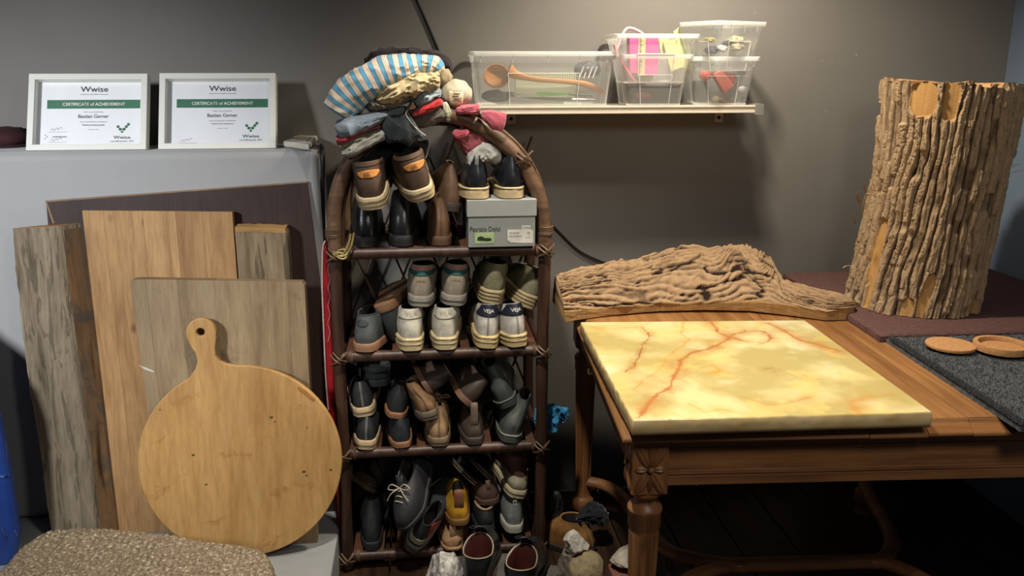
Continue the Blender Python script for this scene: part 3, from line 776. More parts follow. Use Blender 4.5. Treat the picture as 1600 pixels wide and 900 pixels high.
on.bump(on.noise(on.coords(), 180, 3), .06, .001)
me.materials.append(on.m)
so = bpy.data.objects.new('stone_slab', me); COL.objects.link(so); so.location = off
tag(so, 'polished yellow onyx slab with rust-brown veins lying on the oak table', 'stone slab')
chip = MB()
for a, b in ((1319, 559), (1180, 646), (1372, 600)): chip.ell(atz(a, b, SZ + .001), (.004, .003, .0012), 8, amp=.4)
tag(chip.build('chips', plain((240, 236, 220), rough=.5), so), kind='stuff') if False else None

# ------------------------------------------------------------------ mats on the table
def rough_mat(poly, z0, z1, nm, mat, amp=.002, res=.006, fq=220):
    """heightfield patch on a quad of world xy points"""
    a, b, c_, d = [np.array(q, float) for q in poly]
    L1 = np.linalg.norm(b - a); L2 = np.linalg.norm(d - a); n1 = int(L1 / res); n2 = int(L2 / res)
    u, v_ = np.meshgrid(np.linspace(0, 1, n1), np.linspace(0, 1, n2))
    P = a * ((1 - u) * (1 - v_))[..., None] + b * (u * (1 - v_))[..., None] + c_ * (u * v_)[..., None] + d * ((1 - u) * v_)[..., None]
    ex_ = np.minimum(np.minimum(u, 1 - u) * L1, np.minimum(v_, 1 - v_) * L2)
    z = z1 + amp * fbm(P[..., 0] * fq, P[..., 1] * fq, 0, 3) - .006 * np.exp(-ex_ / .004)
    wob = .0025 * fbm(P[..., 0] * 90, P[..., 1] * 90, 3, 3) * (ex_ < .004)
    P = P + wob[..., None]
    V = [(P[i, j, 0], P[i, j, 1], z[i, j]) for i in range(n2) for j in range(n1)]
    F = [(i * n1 + j, i * n1 + j + 1, (i + 1) * n1 + j + 1, (i + 1) * n1 + j) for i in range(n2 - 1) for j in range(n1 - 1)]
    ri = [(0, j) for j in range(n1)] + [(i, n1 - 1) for i in range(1, n2)] + [(n2 - 1, j) for j in range(n1 - 2, -1, -1)] + [(i, 0) for i in range(n2 - 2, 0, -1)]
    base = len(V); V += [(P[i, j, 0], P[i, j, 1], z0) for i, j in ri]; m_ = len(ri)
    F += [(ri[k][0] * n1 + ri[k][1], base + k, base + (k + 1) % m_, ri[(k + 1) % m_][0] * n1 + ri[(k + 1) % m_][1]) for k in range(m_)] + [tuple(base + k for k in range(m_))]
    return MB().add(V, F).build(nm, mat, smooth=True)
p1 = atz(1250, 440, .772); p2 = atz(1376, 522, .772)
MX = 1.862
redm = plain((112, 84, 79), (78, 54, 52), rough=.95, scale=260, bump=.9, bscale=420, bdist=.003, spec=.1)
rm = rough_mat([(p2.x, p2.y), (MX, p2.y - .02), (MX, 2.6), (p1.x, 2.6)], .7505, .772, 'rubber_mat', redm, .0016, .0055)
tag(rm, 'reddish brown granular rubber mat under the upright log', 'mat')
p3 = atz(1384, 524, .768); p4 = atz(1597, 662, .768)
gm_ = plain((78, 82, 84), (44, 47, 50), rough=.98, scale=300, bump=.8, bscale=500, bdist=.003, spec=.1, sheen=.2)
gc = rough_mat([(p4.x, p4.y), (MX, p4.y), (MX, p2.y - .024), (p3.x, p2.y - .004)], .7505, .766, 'carpet', gm_, .003, .006, 150)
tag(gc, 'dark grey shaggy carpet piece on the right side of the table', 'carpet')
tu = MB()
for k in range(26000):
    v_ = random.random(); u = random.random() ** 1.3
    xl = lerp(p4.x, p3.x, v_); y_ = lerp(p4.y, p2.y - .02, v_)
    x_ = lerp(xl - .002, MX - .01, u * (1 if random.random() < .75 else .02))
    hh = random.uniform(.003, .0085); a = random.uniform(0, 6.28); r_ = random.uniform(.0008, .0016); lx, ly = random.uniform(-.004, .004), random.uniform(-.004, .004)
    b = len(tu.v); z_ = .764
    tu.v += [Vector((x_ + cos(a) * r_, y_ + sin(a) * r_, z_)), Vector((x_ + cos(a + 2.1) * r_, y_ + sin(a + 2.1) * r_, z_)), Vector((x_ + cos(a + 4.2) * r_, y_ + sin(a + 4.2) * r_, z_)), Vector((x_ + lx, y_ + ly, z_ + hh))]
    tu.f += [(b, b + 1, b + 3), (b + 1, b + 2, b + 3), (b + 2, b, b + 3)]
tag(tu.build('pile', gm_, gc), kind='stuff')

cork = plain((190, 142, 92), (160, 112, 68), rough=.9, scale=150, bump=.5, bscale=260, bdist=.001)
def coin(px, py, rx, label, tray):
    c_ = atz(px, py, .776); r_ = (atz(px + rx, py, .776) - c_).length * .98
    t_ = thing('cork_tray' if tray else 'cork_coaster', label, 'coaster', (c_.x, c_.y, .7735))
    if tray:
        MB().lathe([(r_ * .95, 0), (r_, .002), (r_, .016), (r_ * .985, .0175), (r_ * .83, .0175), (r_ * .81, .016), (r_ * .80, .007), (.0001, .0065)], 48).build('tray', cork, t_, local=True, smooth=True)
    else:
        MB().lathe([(r_ * .99, 0), (r_, .001), (r_, .0065), (r_ * .985, .0075), (.0001, .0076)], 48).build('disc', cork, t_, local=True, smooth=True)
coin(1485, 540, 37, 'flat thin round cork coaster on the grey carpet, nearer the slab', False)
coin(1564, 545, 41, 'round cork tray with a raised rim on the grey carpet, at the right edge', True)
# ------------------------------------------------------------------ upright log
lb = (atz(1322, 441, .772) + atz(1535, 470, .772)) / 2
LR = .173
base_c = Vector((1.366, 2.215, .7735)); 
topz = 1.372
tc_ = aty(1494, 140, 2.215); top_c = Vector((tc_.x, 2.235, topz))
nth, nz_ = 620, 400
TH, ZZ = np.meshgrid(np.linspace(0, 2 * pi, nth, endpoint=False), np.linspace(0, 1, nz_))
Hh = (top_c - base_c).length
def ax(t): return base_c.lerp(top_c, t)
S = TH * LR; Zm = ZZ * Hh
# periodic noise round the trunk: sample on a cylinder
cxn, syn = np.cos(TH), np.sin(TH)
def cyl(fr, fz, o=4, sh=0): return fbm(cxn * fr + sh + 20, syn * fr + sh + 20, Zm * fz + sh, o)
warp = .42 * cyl(1.6, 2.2, 3) + .12 * cyl(5, 9, 3, 5) + .07 * cyl(18, 34, 3, 8)
nr = 46
ph = TH * nr / (2 * pi) + warp * 2.4 + .12 * np.sin(Zm * 26 + 6 * cyl(2.5, 1, 2, 9)) - Zm * 1.2
fr1 = ph - np.floor(ph); ridge = np.clip((1 - np.abs(fr1 * 2 - 1) ** 1.6) * 1.7, 0, 1)
cell = np.floor(ph)
brk = vn(cell * 3.7, Zm * 17 + cell * 5.3, 1) ; brk2 = np.clip((brk - .35) * 5, 0, 1)
ridge = ridge * (1 - .55 * brk2) * (.70 + .30 * vn(cell * 2.1, Zm * 6, 4))
fine = cyl(26, 30, 4, 2) * .34 + cyl(70, 26, 3, 7) * .22
cr = np.clip(1 - np.abs(vn(cell * 9.1, Zm * 60 + 3 * fbm(TH * 20, Zm * 20), 2)) * 8, 0, 1) * .35
hgt = np.clip(ridge + fine * ridge ** .5 - cr * ridge, 0, 1.2)
# bare patches where bark broke away (angles measured from -y, towards the camera)
ang = (TH + pi / 2 + pi) % (2 * pi) - pi            # 0 faces the camera, + to the right
def patch(a, z, wa, wz, sl=0): 
    u = (ang - a - sl * (ZZ - z)) / wa; v_ = (ZZ - z) / wz
    return np.clip(1.35 - (np.abs(u + .25 * cyl(8, 14, 3)) ** 3 + np.abs(v_ + .2 * cyl(9, 6, 3, 4)) ** 3), 0, 1)
bare = np.maximum.reduce([patch(-.95, .93, .20, .07), patch(-.55, .93, .10, .08), patch(-.38, .09, .075, .10, .3), patch(-1.25, .12, .07, .12), patch(-1.32, .25, .1, .14), patch(.55, .03, .12, .04), patch(-.6, .035, .1, .04)])
bare = np.clip(bare * 3, 0, 1)
hgt = hgt * (1 - bare) + bare * (.05 + .03 * cyl(30, 3, 3))
smooth_side = np.clip((ang - .95) * 3, 0, 1) * np.clip((1.6 - ang) * 4, 0, 1)
hgt = hgt * (1 - .5 * smooth_side)
Rr = LR * (1 + .025 * cyl(1.2, 1.2, 2, 3)) * (1.03 - .05 * np.sin(ZZ * pi)) - .017 + .018 * hgt
axx = base_c.x + (top_c.x - base_c.x) * ZZ + .012 * np.sin(ZZ * pi); axy = base_c.y + (top_c.y - base_c.y) * ZZ
tilt = (top_c.x - base_c.x) / Hh
Xl = axx + np.cos(TH) * Rr; Yl = axy + np.sin(TH) * Rr
zb_ = .7735; zt_ = topz + (Xl - top_c.x) * -.05 + .004 * cyl(3, .1, 2) + .006 * (vn(cell * 5, 0, 0)) * (1 - bare)
Zl = zb_ + (zt_ - zb_) * ZZ
V = np.stack([Xl, Yl, Zl], -1).reshape(-1, 3); at = hgt.reshape(-1); col_b = bare.reshape(-1)
idx = np.arange(nz_ * nth).reshape(nz_, nth)
a_ = idx[:-1]; b_ = np.roll(idx, -1, 1)[:-1]; c_ = np.roll(idx, -1, 1)[1:]; d_ = idx[1:]
F = np.stack([a_, b_, c_, d_], -1).reshape(-1, 4)
lg = thing('log', 'thick upright tree log with deeply ridged bark on the red-brown mat', 'log', tuple(base_c))
me = bpy.data.meshes.new('bark'); me.from_pydata((V - np.array(base_c)).tolist(), [], F.tolist())
a1 = me.attributes.new('h', 'FLOAT', 'POINT'); a1.data.foreach_set('value', at.astype(np.float32))
a2 = me.attributes.new('bare', 'FLOAT', 'POINT'); a2.data.foreach_set('value', col_b.astype(np.float32))
me.shade_smooth()
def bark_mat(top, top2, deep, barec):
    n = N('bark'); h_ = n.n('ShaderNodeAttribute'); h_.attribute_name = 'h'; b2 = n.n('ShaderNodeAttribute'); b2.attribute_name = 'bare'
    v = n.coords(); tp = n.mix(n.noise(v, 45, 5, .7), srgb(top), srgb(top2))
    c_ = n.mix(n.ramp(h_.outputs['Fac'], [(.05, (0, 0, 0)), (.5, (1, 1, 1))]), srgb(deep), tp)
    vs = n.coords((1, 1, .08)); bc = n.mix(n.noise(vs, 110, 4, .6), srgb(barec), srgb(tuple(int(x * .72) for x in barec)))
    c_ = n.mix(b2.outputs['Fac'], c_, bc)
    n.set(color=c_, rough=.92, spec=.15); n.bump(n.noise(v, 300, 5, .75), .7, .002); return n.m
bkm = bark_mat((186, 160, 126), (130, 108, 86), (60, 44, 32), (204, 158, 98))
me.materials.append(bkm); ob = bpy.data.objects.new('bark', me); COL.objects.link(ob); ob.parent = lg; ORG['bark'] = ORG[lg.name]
# end grain top and bottom
tp = [Vector(V[(nz_ - 1) * nth + k]) - Vector((0, 0, .001)) for k in range(0, nth, 2)]
cn = sum(tp, Vector()) / len(tp); rg = []
for t in (1, .8, .6, .4, .2, .02): rg.append([cn.lerp(p, t) + Vector((0, 0, .0015 * noise.noise(p * 40 + Vector((t * 9, 0, 0))))) for p in tp])
MB().rings(rg, cap0=False).build('end_grain', wood((196, 152, 104), (160, 116, 74), axis=1, rough=.85, bump=.6, rand=0), lg, smooth=True)
bp = [Vector(V[k]) for k in range(0, nth, 4)]; MB().add(bp, [tuple(range(len(bp)))]).build('end_grain', wood((196, 152, 104), (160, 116, 74), axis=1, rough=.85, bump=.6, rand=0), lg)
# splinters of bark standing off
for px, py, dx, dy, ln in ((1337, 318, -4, 16, 20), (1346, 300, -2, 12, 8), (1330, 350, -3, 14, 10), (1322, 415, -12, -4, 12), (1368, 225, -3, 12, 6), (1575, 270, 22, 4, 6), (1575, 262, 14, 6, 5), (1560, 360, 6, -10, 5), (1440, 487, 6, -8, 8), (1495, 478, 8, -14, 10), (1340, 335, 10, 40, 9)):
    Y_ = 2.18; px += 7; a = aty(px, py, Y_); b = aty(px + dx, py - dy, Y_ - .015)
    w_ = ln * .00022
    MB().tube(spline([a, a.lerp(b, .5) + Vector((-.004, 0, .002)), b], 4), [w_, w_, w_ * 1.1, w_, w_, w_ * .9, w_ * .7, w_ * .5, w_ * .2], 5, flat=.4).build('splinter', plain((176, 136, 90), (120, 88, 60), rough=.9), lg, smooth=True)

# ------------------------------------------------------------------ driftwood bark slab
lo = [(884, 503), (900, 500), (960, 493), (1030, 488), (1100, 487), (1170, 488), (1230, 494), (1290, 501), (1334, 499)]
mi = [(882, 486), (905, 484), (960, 481), (1030, 477), (1100, 474), (1170, 470), (1230, 476), (1290, 488), (1334, 480)]
hi = [(867, 434), (905, 424), (950, 414), (985, 409), (1010, 401), (1040, 391), (1066, 386), (1085, 386), (1105, 391), (1125, 388), (1145, 385), (1165, 386), (1190, 394), (1205, 405), (1212, 418), (1222, 438), (1250, 452), (1290, 466), (1320, 472), (1334, 474)]
def curve(pts, x): return interp(x, pts)
NS, NR = 420, 110
V = []; A = []; Bb = []
for i in range(NS + 1):
    t = i / NS; xb_ = lerp(884, 1334, t); xt_ = lerp(868, 1335, t) ; xm = lerp(882, 1335, t)
    pb = atz(xb_, curve(lo, xb_), .752); Yf = pb.y
    lift = .004 + .022 * math.exp(-((t - .45) / .25) ** 2) * .5
    f0 = Vector((pb.x, Yf, .7505 + .0 + (.006 * sin(pi * t))))
    m0 = aty(xm, curve(mi, xm), Yf - .002)
    Yr = Yf + interp(t, [(0, .10), (.3, .17), (.42, .21), (.7, .19), (.76, .12), (1, .05)])
    r0 = aty(xt_, curve(hi, xt_), Yr)
    k0 = Vector((r0.x, Yr + .05, .752 + .01)); ring = []
    for j in range(NR):
        u = j / (NR - 1)
        if u < .18: p = f0.lerp(m0, u / .18); w0 = 0
        elif u < .8:
            s = (u - .18) / .62; p = m0.lerp(r0, s); p.z += .030 * sin(pi * s) * (r0.z - .75) / .15; w0 = 1
        else: s = (u - .8) / .2; p = r0.lerp(k0, s); p.z += .02 * sin(pi * s); w0 = 1
        ring.append((p, u))
    for p, u in ring: V.append(p); A.append((t, u))
Vn = np.array([tuple(p) for p in V]); tt = np.array([a for a, b in A]); uu = np.array([b for a, b in A])
sx = Vn[:, 0]; sy = uu * .3 + .02 * np.sin(tt * 7)
wv = .35 * fbm(sx * 6, sy * 10, 1, 3)
kn = np.exp(-(((tt - .68) / .10) ** 2 + ((uu - .62) / .22) ** 2))                # swirl round the knot
flow = sy * 60 + wv * 7 + kn * 6 * np.sin(tt * 40) + (tt - .5) * 4
rg_ = 1 - np.abs((flow - np.floor(flow)) * 2 - 1) ** 2; ce = np.floor(flow)
bk_ = np.clip((vn(sx * 16 + ce * 3.1, ce * 2.3, 2) - .25) * 4, 0, 1)
hb = rg_ * (1 - .7 * bk_) * .55 + .45 * (fbm(sx * 22, sy * 70, 5, 4) * .5 + .5) + .2 * fbm(sx * 60, sy * 160, 3, 3)
big = fbm(sx * 9, sy * 12, 8, 3)
crk = np.clip(1 - np.abs(fbm(sx * 7, sy * 30, 11, 4)) * 9, 0, 1)
bmask = np.clip((uu - .17) / .03, 0, 1)
h2 = np.clip(hb - .75 * crk, 0, 1.1)
disp = (h2 * .016 + big * .013 - .006) * bmask + (1 - bmask) * .0015 * fbm(sx * 30, sy * 60)
nx = np.zeros_like(Vn); nrm = np.stack([0 * uu, -np.cos(np.clip((uu - .1) * 2.2, 0, 2.4)), np.sin(np.clip((uu - .1) * 2.2, .05, 2.4))], -1)
Vn = Vn + nrm * disp[:, None]
Vn[:, 2] = np.maximum(Vn[:, 2], .7505)
n1 = NR; F = []
for i in range(NS):
    for j in range(NR - 1): F.append((i * n1 + j, (i + 1) * n1 + j, (i + 1) * n1 + j + 1, i * n1 + j + 1))
    F.append((i * n1 + NR - 1, (i + 1) * n1 + NR - 1, (i + 1) * n1, i * n1))
F.append(tuple(range(NR))); F.append(tuple(range((NS) * n1 + NR - 1, NS * n1 - 1, -1)))
off = Vector((float(Vn[:, 0].mean()), float(Vn[:, 1].mean()), .7505))
me = bpy.data.meshes.new('driftwood_slab'); me.from_pydata((Vn - np.array(off)).tolist(), [], F)
a1 = me.attributes.new('h', 'FLOAT', 'POINT'); a1.data.foreach_set('value', np.clip(h2, 0, 1).astype(np.float32))
a2 = me.attributes.new('bare', 'FLOAT', 'POINT'); a2.data.foreach_set('value', (1 - bmask).astype(np.float32))
bmx = bmesh.new(); bmx.from_mesh(me); bmesh.ops.recalc_face_normals(bmx, faces=bmx.faces); bmx.to_mesh(me); bmx.free(); me.shade_smooth()
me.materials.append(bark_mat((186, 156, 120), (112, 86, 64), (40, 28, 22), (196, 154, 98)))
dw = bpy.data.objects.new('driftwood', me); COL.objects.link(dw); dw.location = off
tag(dw, 'long tapering slab of rough bark-covered wood lying behind the onyx slab', 'wood slab')

# ------------------------------------------------------------------ wall shelf and plastic boxes
shz = aty(900, 166, 2.49).z; sx0 = aty(728, 170, 2.49).x; sx1 = aty(1178, 170, 2.49).x
SM = plain((222, 212, 196), (214, 204, 188), rough=.4, bump=0)
sh = thing('wall_shelf', 'narrow cream white wall shelf with a ribbed front edge, carrying the clear plastic boxes', 'shelf', (sx0, 2.49, shz - .02))
sy0 = 2.483; skew = .0
MB().box(sx0, sx1, sy0, WY - .002, shz - .006, shz).build('board', SM, sh, bevel=.001)
for z0, z1, d in ((shz - .005, shz + .001, -.004), (shz - .013, shz - .006, -.001), (shz - .021, shz - .014, -.004)):
    MB().box(sx0, sx1, sy0 + d, sy0 + .006, z0, z1).build('front_rib', SM, sh, bevel=.001)
e0 = aty(1180, 170, 2.47); MB().box(sx1, sx1 + .026, sy0 - .003, sy0 + .05, shz - .026, shz + .004).build('end_clip', seethrough((220, 220, 215), .25), sh, solid=0)
for px in (1128, 800):
    b0 = aty(px, 180, 2.64)
    brk_ = MB().box(b0.x - .014, b0.x + .014, 2.500 if False else sy0 + .02, WY - .001, shz - .012, shz - .0065)
    brk_.box(b0.x - .014, b0.x + .014, WY - .004, WY - .001, shz - .060, shz - .007)
    bo_ = brk_.build('bracket', plain((176, 170, 158), rough=.5, bump=0), sh, bevel=.0015)
    MB().lathe([(.0001, -.003), (.005, -.002), (.0055, 0)], 12, (b0.x, WY - .004, shz - .045), Matrix.Rotation(R(90), 3, 'X')).build('screw', plain((80, 76, 70), rough=.4, metal=.8, bump=0), bo_)

cp_wall = seethrough((246, 248, 242), .24, .2)
cp_rim = seethrough((250, 251, 248), .72, .25)
def rrect(wd, dp, r_, z, n=5):
    out = []
    for cx_, cy_, a0 in ((wd / 2 - r_, dp - r_, 0), (-wd / 2 + r_, dp - r_, 90), (-wd / 2 + r_, r_, 180), (wd / 2 - r_, r_, 270)):
        for k in range(n + 1):
            a = R(a0 + 90 * k / n); out.append(Vector((cx_ + r_ * cos(a), cy_ + r_ * sin(a), z)))
    return out
def clear_box(name, label, px, py, Y, wb, db, wt, dt, hh, yaw=0, z=None, ribs=True, pitch=0):
    """px,py: centre bottom of the front face"""
    c_ = aty(px, py, Y); z_ = shz + .0015 if z is None else z
    t = thing(name, label, 'storage box', (c_.x, Y, z_), (pitch, 0, R(yaw)), group=None)
    dm_ = (dt - db) / 2
    def ring(f, z, g=0):
        w_ = lerp(wb, wt, f) + g; d_ = lerp(db, dt, f) + g
        r = rrect(w_, d_, .016, z); return [p + Vector((0, -dm_ * f - g / 2, 0)) for p in r]
    MB().rings([ring(0, .0), ring(0, .001), ring(.5, hh * .5), ring(.93, hh - .006), ring(1, hh)], cap1=False).build('wall', cp_wall, t, local=True, smooth=True)
    MB().rings([ring(1, hh - .012, .002), ring(1, hh - .012, .012), ring(1, hh - .002, .014), ring(1, hh, .011), ring(1, hh, .001), ring(1, hh - .003, -.001)], cap0=False, cap1=False).build('rim', cp_rim, t, local=True, smooth=True)
    MB().rings([ring(0, -.0005, -.004), ring(0, .002, .001), ring(.03, .005, .0012)], cap0=False, cap1=False).build('foot_rim', cp_rim, t, local=True, smooth=True)
    if ribs:
        rb = MB()
        yf = lambda f: -dm_ * f - .0012
        def P_(x, f): return (x * lerp(wb, wt, f) / 2, yf(f), hh * f)
        for x in (-.52, .52): rb.tube([P_(x, 0.0), P_(x, .60)], .0011, 5)
        rb.tube([P_(-.52, .60), P_(.52, .60)], .0011, 5)
        for x in (-.9, -.45, 0.05, .5, .9): rb.tube([P_(x, .80), P_(x, .95)], .001, 5)
        for sgn in (-1, 1):
            Q = lambda y, f: (sgn * (lerp(wb, wt, f) / 2 + .001), y * db, hh * f)
            for y in (.25, .75): rb.tube([Q(y, 0), Q(y, .6)], .0011, 5)
            rb.tube([Q(.25, .6), Q(.75, .6)], .0011, 5)
            for y in (.1, .5, .9): rb.tube([Q(y, .8), Q(y, .95)], .001, 5)
        tag(rb.build('ribs', cp_rim, t, local=True), kind='stuff')
    return t
def X_(px, Y): return aty(px, 165, Y).x
g1 = clear_box('clear_box', 'long clear plastic box holding the wooden ladle, leftmost on the wall shelf', 849, 165, 2.50, .372, .135, .405, .152, .150)
g2 = clear_box('clear_box', 'lower clear box in the middle of the wall shelf, with a black case inside', 1022, 170, 2.488, .158, .150, .198, .172, .142, yaw=-2)
g3 = clear_box('clear_box', 'upper middle clear box nested in the lower one, with pink carton and yellow packets', 1021, 170, 2.478, .172, .150, .232, .178, .135, yaw=-2, z=shz + .064)
g4 = clear_box('clear_box', 'lower clear box at the right end of the wall shelf, holding red blocks', 1127, 166, 2.492, .150, .150, .196, .170, .136, yaw=-3)
g5 = clear_box('clear_box', 'topmost clear box, tilted and turned, holding white and dark bits, at the right', 1146, 166, 2.462, .142, .120, .188, .150, .135, yaw=27, z=shz + .098)

# contents: things of their own
Yc = 2.535
lw = wood((186, 128, 70), (150, 96, 46), (202, 148, 90), axis=0, rough=.5, bump=.2, rand=0)
ld = thing('wooden_ladle', 'big wooden ladle with a round bowl and curved handle in the long clear box', 'ladle', tuple(aty(776, 118, 2.53)))
cb_ = aty(776, 119, 2.53); rg = []
for k in range(12):
    a = k / 11 * pi / 2; rr = .037 * sin(a) + .0005; rg.append([cb_ + Vector((cos(q * pi / 12) * rr, -.020 * cos(a) * -1 - .0, sin(q * pi / 12) * rr * .95)) for q in range(24)])
for k in range(11, -1, -1):
    a = k / 11 * pi / 2; rr = .034 * sin(a) + .0005; rg.append([cb_ + Vector((cos(q * pi / 12) * rr, .016 * cos(a), sin(q * pi / 12) * rr * .95)) for q in range(24)])
MB().rings(rg).build('bowl', lw, ld, smooth=True)
hp = [aty(794, 110, 2.533), aty(810, 118, 2.536), aty(840, 124, 2.54), aty(880, 127, 2.545), aty(915, 132, 2.55), aty(945, 146, 2.55)]
hs = spline(hp, 6); MB().tube(hs, [interp(i / len(hs), [(0, .022), (.12, .014), (.3, .008), (.6, .007), (.85, .010), (1, .004)]) for i in range(len(hs))], 12, flat=.55, up=(0, 1, 0)).build('handle', lw, ld, smooth=True)
gls = seethrough((225, 226, 200), .62, .1)
gt = thing('ribbed_glass_dish', 'ribbed clear glass dish lying in the long clear box under the ladle', 'dish', tuple(aty(855, 150, 2.55)))
a = aty(805, 152, 2.56); b = aty(900, 114, 2.56)
MB().box(a.x, b.x, 2.56, 2.60, a.z, b.z).build('body', gls, gt, bevel=.004)
rb_ = MB()
for k in range(26): x = lerp(a.x, b.x, (k + .5) / 26); rb_.tube([(x, 2.5585, lerp(a.z, b.z, .55)), (x, 2.5585, b.z)], .0012, 5)
tag(rb_.build('ribs', gls, gt), kind='stuff')
kn_ = thing('green_knife', 'flat green-bladed knife lying at the bottom of the long clear box', 'knife', tuple(aty(862, 152, 2.53)))
MB().prism([aty(835, 147, 2.535), aty(842, 144, 2.535), aty(890, 145, 2.535), aty(888, 149, 2.535), aty(845, 151, 2.535)], (0, .002, 0)).build('blade', plain((96, 150, 60), rough=.4), kn_, bevel=.0005)
MB().tube([aty(888, 147, 2.536), aty(925, 149, 2.54)], .004, 8).build('handle', plain((40, 60, 36), rough=.4), kn_, smooth=True)
def lump(name, label, cat, px, py, Y, r_, col, amp=.25, rough=.6, parent=None, seed=1, fq=2.2, bottom=True):
    c_ = aty(px, py, Y)
    o = MB().ell(c_, r_, 22, amp=amp, fq=fq, seed=seed).build(name, plain(col, rough=rough, bump=.2), smooth=True)
    return tag(o, label, cat)
lump('dark_cloth', 'dark bundled cloth at the left bottom of the long clear box', 'cloth', 775, 150, 2.575, (.042, .03, .018), (44, 42, 50))
lump('pouch', 'dark pouch with white stripes in the right of the long clear box', 'pouch', 918, 108, 2.60, (.040, .02, .022), (74, 76, 88))
for k in range(4):
    a = aty(905 + k * 7, 122, 2.583); b = aty(912 + k * 7, 104, 2.583); MB().tube([a, b], .0022, 5).build('stripe', plain((220, 220, 220), bump=0), bpy.data.objects['pouch'])
tg = thing('tongs', 'dark metal tongs lying along the bottom of the long clear box', 'tongs', tuple(aty(860, 156, 2.60)))
for q in (-2, 3): MB().tube([aty(765, 143 + q, 2.60), aty(860, 154 + q * .5, 2.60), aty(930, 156, 2.60)], .003, 6).build('arm', plain((70, 70, 74), rough=.35, metal=.7), tg, smooth=True)
def carton(name, label, cat, pts, Y, dep, col, rough=.6, bev=.001, **k):
    o = MB().prism([aty(a, b, Y) for a, b in pts], (0, dep, 0)).build(name, plain(col, rough=rough, bump=.05), bevel=bev, **k)
    return tag(o, label, cat)
pk = carton('pink_carton', 'bright pink carton standing in the upper middle clear box', 'carton', [(984, 56), (1030, 58), (1027, 118), (984, 114)], 2.545, .04, (226, 84, 160))
q0 = aty(998, 58, 2.5435); q1 = aty(1007, 118, 2.5435)
MB().box(q0.x, q1.x, 2.543, 2.5446, q1.z, q0.z).build('label_strip', plain((214, 206, 150), bump=0), pk)
bars = MB()
for k in range(22):
    zz = lerp(q1.z + .004, q0.z - .004, k / 21); bars.box(q0.x + .003, q0.x + .007 + .002 * (k % 3), 2.5422, 2.5431, zz, zz + .0011 + .0008 * (k % 2))
tag(bars.build('barcode', plain((30, 26, 26), bump=0), pk), kind='stuff')
yl = (218, 218, 140)
for i, (pts, c_, lb_) in enumerate([
    ([(1036, 66), (1062, 60), (1072, 104), (1048, 112)], (222, 220, 150), 'pale yellow plastic packet leaning right of the pink carton'),
    ([(1028, 62), (1044, 56), (1050, 84), (1034, 90)], (232, 222, 170), 'cream paper packet folded beside the pink carton'),
    ([(1052, 50), (1062, 42), (1084, 110), (1066, 118)], (206, 212, 150), 'long greenish yellow bag edge at the right of the middle box')]):
    carton('packet', lb_, 'packet', pts, 2.53 + i * .012, .008, c_, bev=.002)
lump('tape_roll', 'round lime green roll behind the barcode in the middle box', 'roll', 1010, 118, 2.60, (.022, .012, .022), (160, 190, 80), amp=0)
tb = MB().tube(spline([aty(957, 92, 2.55), aty(966, 72, 2.55), aty(975, 50, 2.55), aty(984, 44, 2.55), aty(1000, 50, 2.55), aty(1010, 60, 2.56)], 6), .0045, 8)
tag(tb.build('tube', plain((236, 200, 204), rough=.4, bump=0), smooth=True), 'pale pink bent tube poking out of the upper middle box', 'tube')
tb = MB().tube(spline([aty(960, 70, 2.535), aty(968, 90, 2.535), aty(985, 118, 2.535), aty(994, 130, 2.535)], 6), .004, 8)
tag(tb.build('tube', plain((228, 120, 130), rough=.4, bump=0), smooth=True), 'pink cord hanging down inside the middle box left of the carton', 'tube')
carton('black_case', 'black flat case in the bottom of the lower middle box', 'case', [(988, 136), (1068, 134), (1066, 162), (988, 162)], 2.53, .08, (34, 34, 38), bev=.004)
lump('red_pouch', 'dark red pouch lying before the black case in the middle box', 'pouch', 1005, 150, 2.515, (.026, .012, .010), (112, 50, 48))
carton('red_block', 'large salmon red block lying aslant in the right lower box', 'block', [(1115, 116), (1128, 109), (1148, 134), (1133, 147)], 2.53, .03, (196, 96, 84), bev=.003)
carton('red_block', 'darker red block behind the salmon one in the right lower box', 'block', [(1130, 112), (1150, 116), (1148, 128), (1136, 132)], 2.565, .03, (150, 60, 58), bev=.003)
lump('red_ball', 'round coral red ball at the left of the right lower box', 'ball', 1102, 118, 2.55, (.018, .018, .016), (206, 92, 82), amp=.03)
carton('tin', 'dark tin with white marks standing in the right lower box', 'tin', [(1086, 126), (1106, 126), (1105, 160), (1087, 160)], 2.55, .035, (74, 76, 78), bev=.006)
for i, (px, py, c_, l_) in enumerate([(1118, 155, (200, 190, 150), 'cream lump at the bottom centre of the right lower box'), (1130, 157, (150, 110, 90), 'brown round piece beside the cream lump in the right lower box'), (1160, 140, (205, 205, 205), 'pale crumpled piece at the right of the right lower box'), (1164, 155, (70, 76, 96), 'dark blue lump in the right corner of the right lower box'), (1145, 157, (92, 84, 74), 'dull brown lump below the salmon block')]):
    lump('trinket', l_, 'trinket', px, py, 2.535 + .01 * (i % 3), (.013, .012, .010), c_, seed=i)
for i, (px, py, rx, rz, c_, l_) in enumerate([(1112, 78, .020, .010, (52, 54, 80), 'dark blue crumpled piece at the bottom left of the topmost box'), (1128, 76, .016, .010, (226, 220, 205), 'white crumpled piece in the middle of the topmost box'), (1150, 62, .024, .010, (214, 200, 160), 'cream ridged piece at the top of the pile in the topmost box'), (1152, 74, .018, .010, (190, 180, 150), 'beige knobbly piece at the right of the topmost box'), (1108, 62, .018, .007, (176, 160, 92), 'ochre curved piece at the back of the topmost box'), (1136, 68, .014, .007, (40, 42, 50), 'black scrap between the pale pieces in the topmost box')]):
    lump('trinket', l_, 'trinket', px, py, 2.53 + .012 * (i % 3), (rx, .016, rz), c_, seed=i + 9, amp=.5, fq=3)
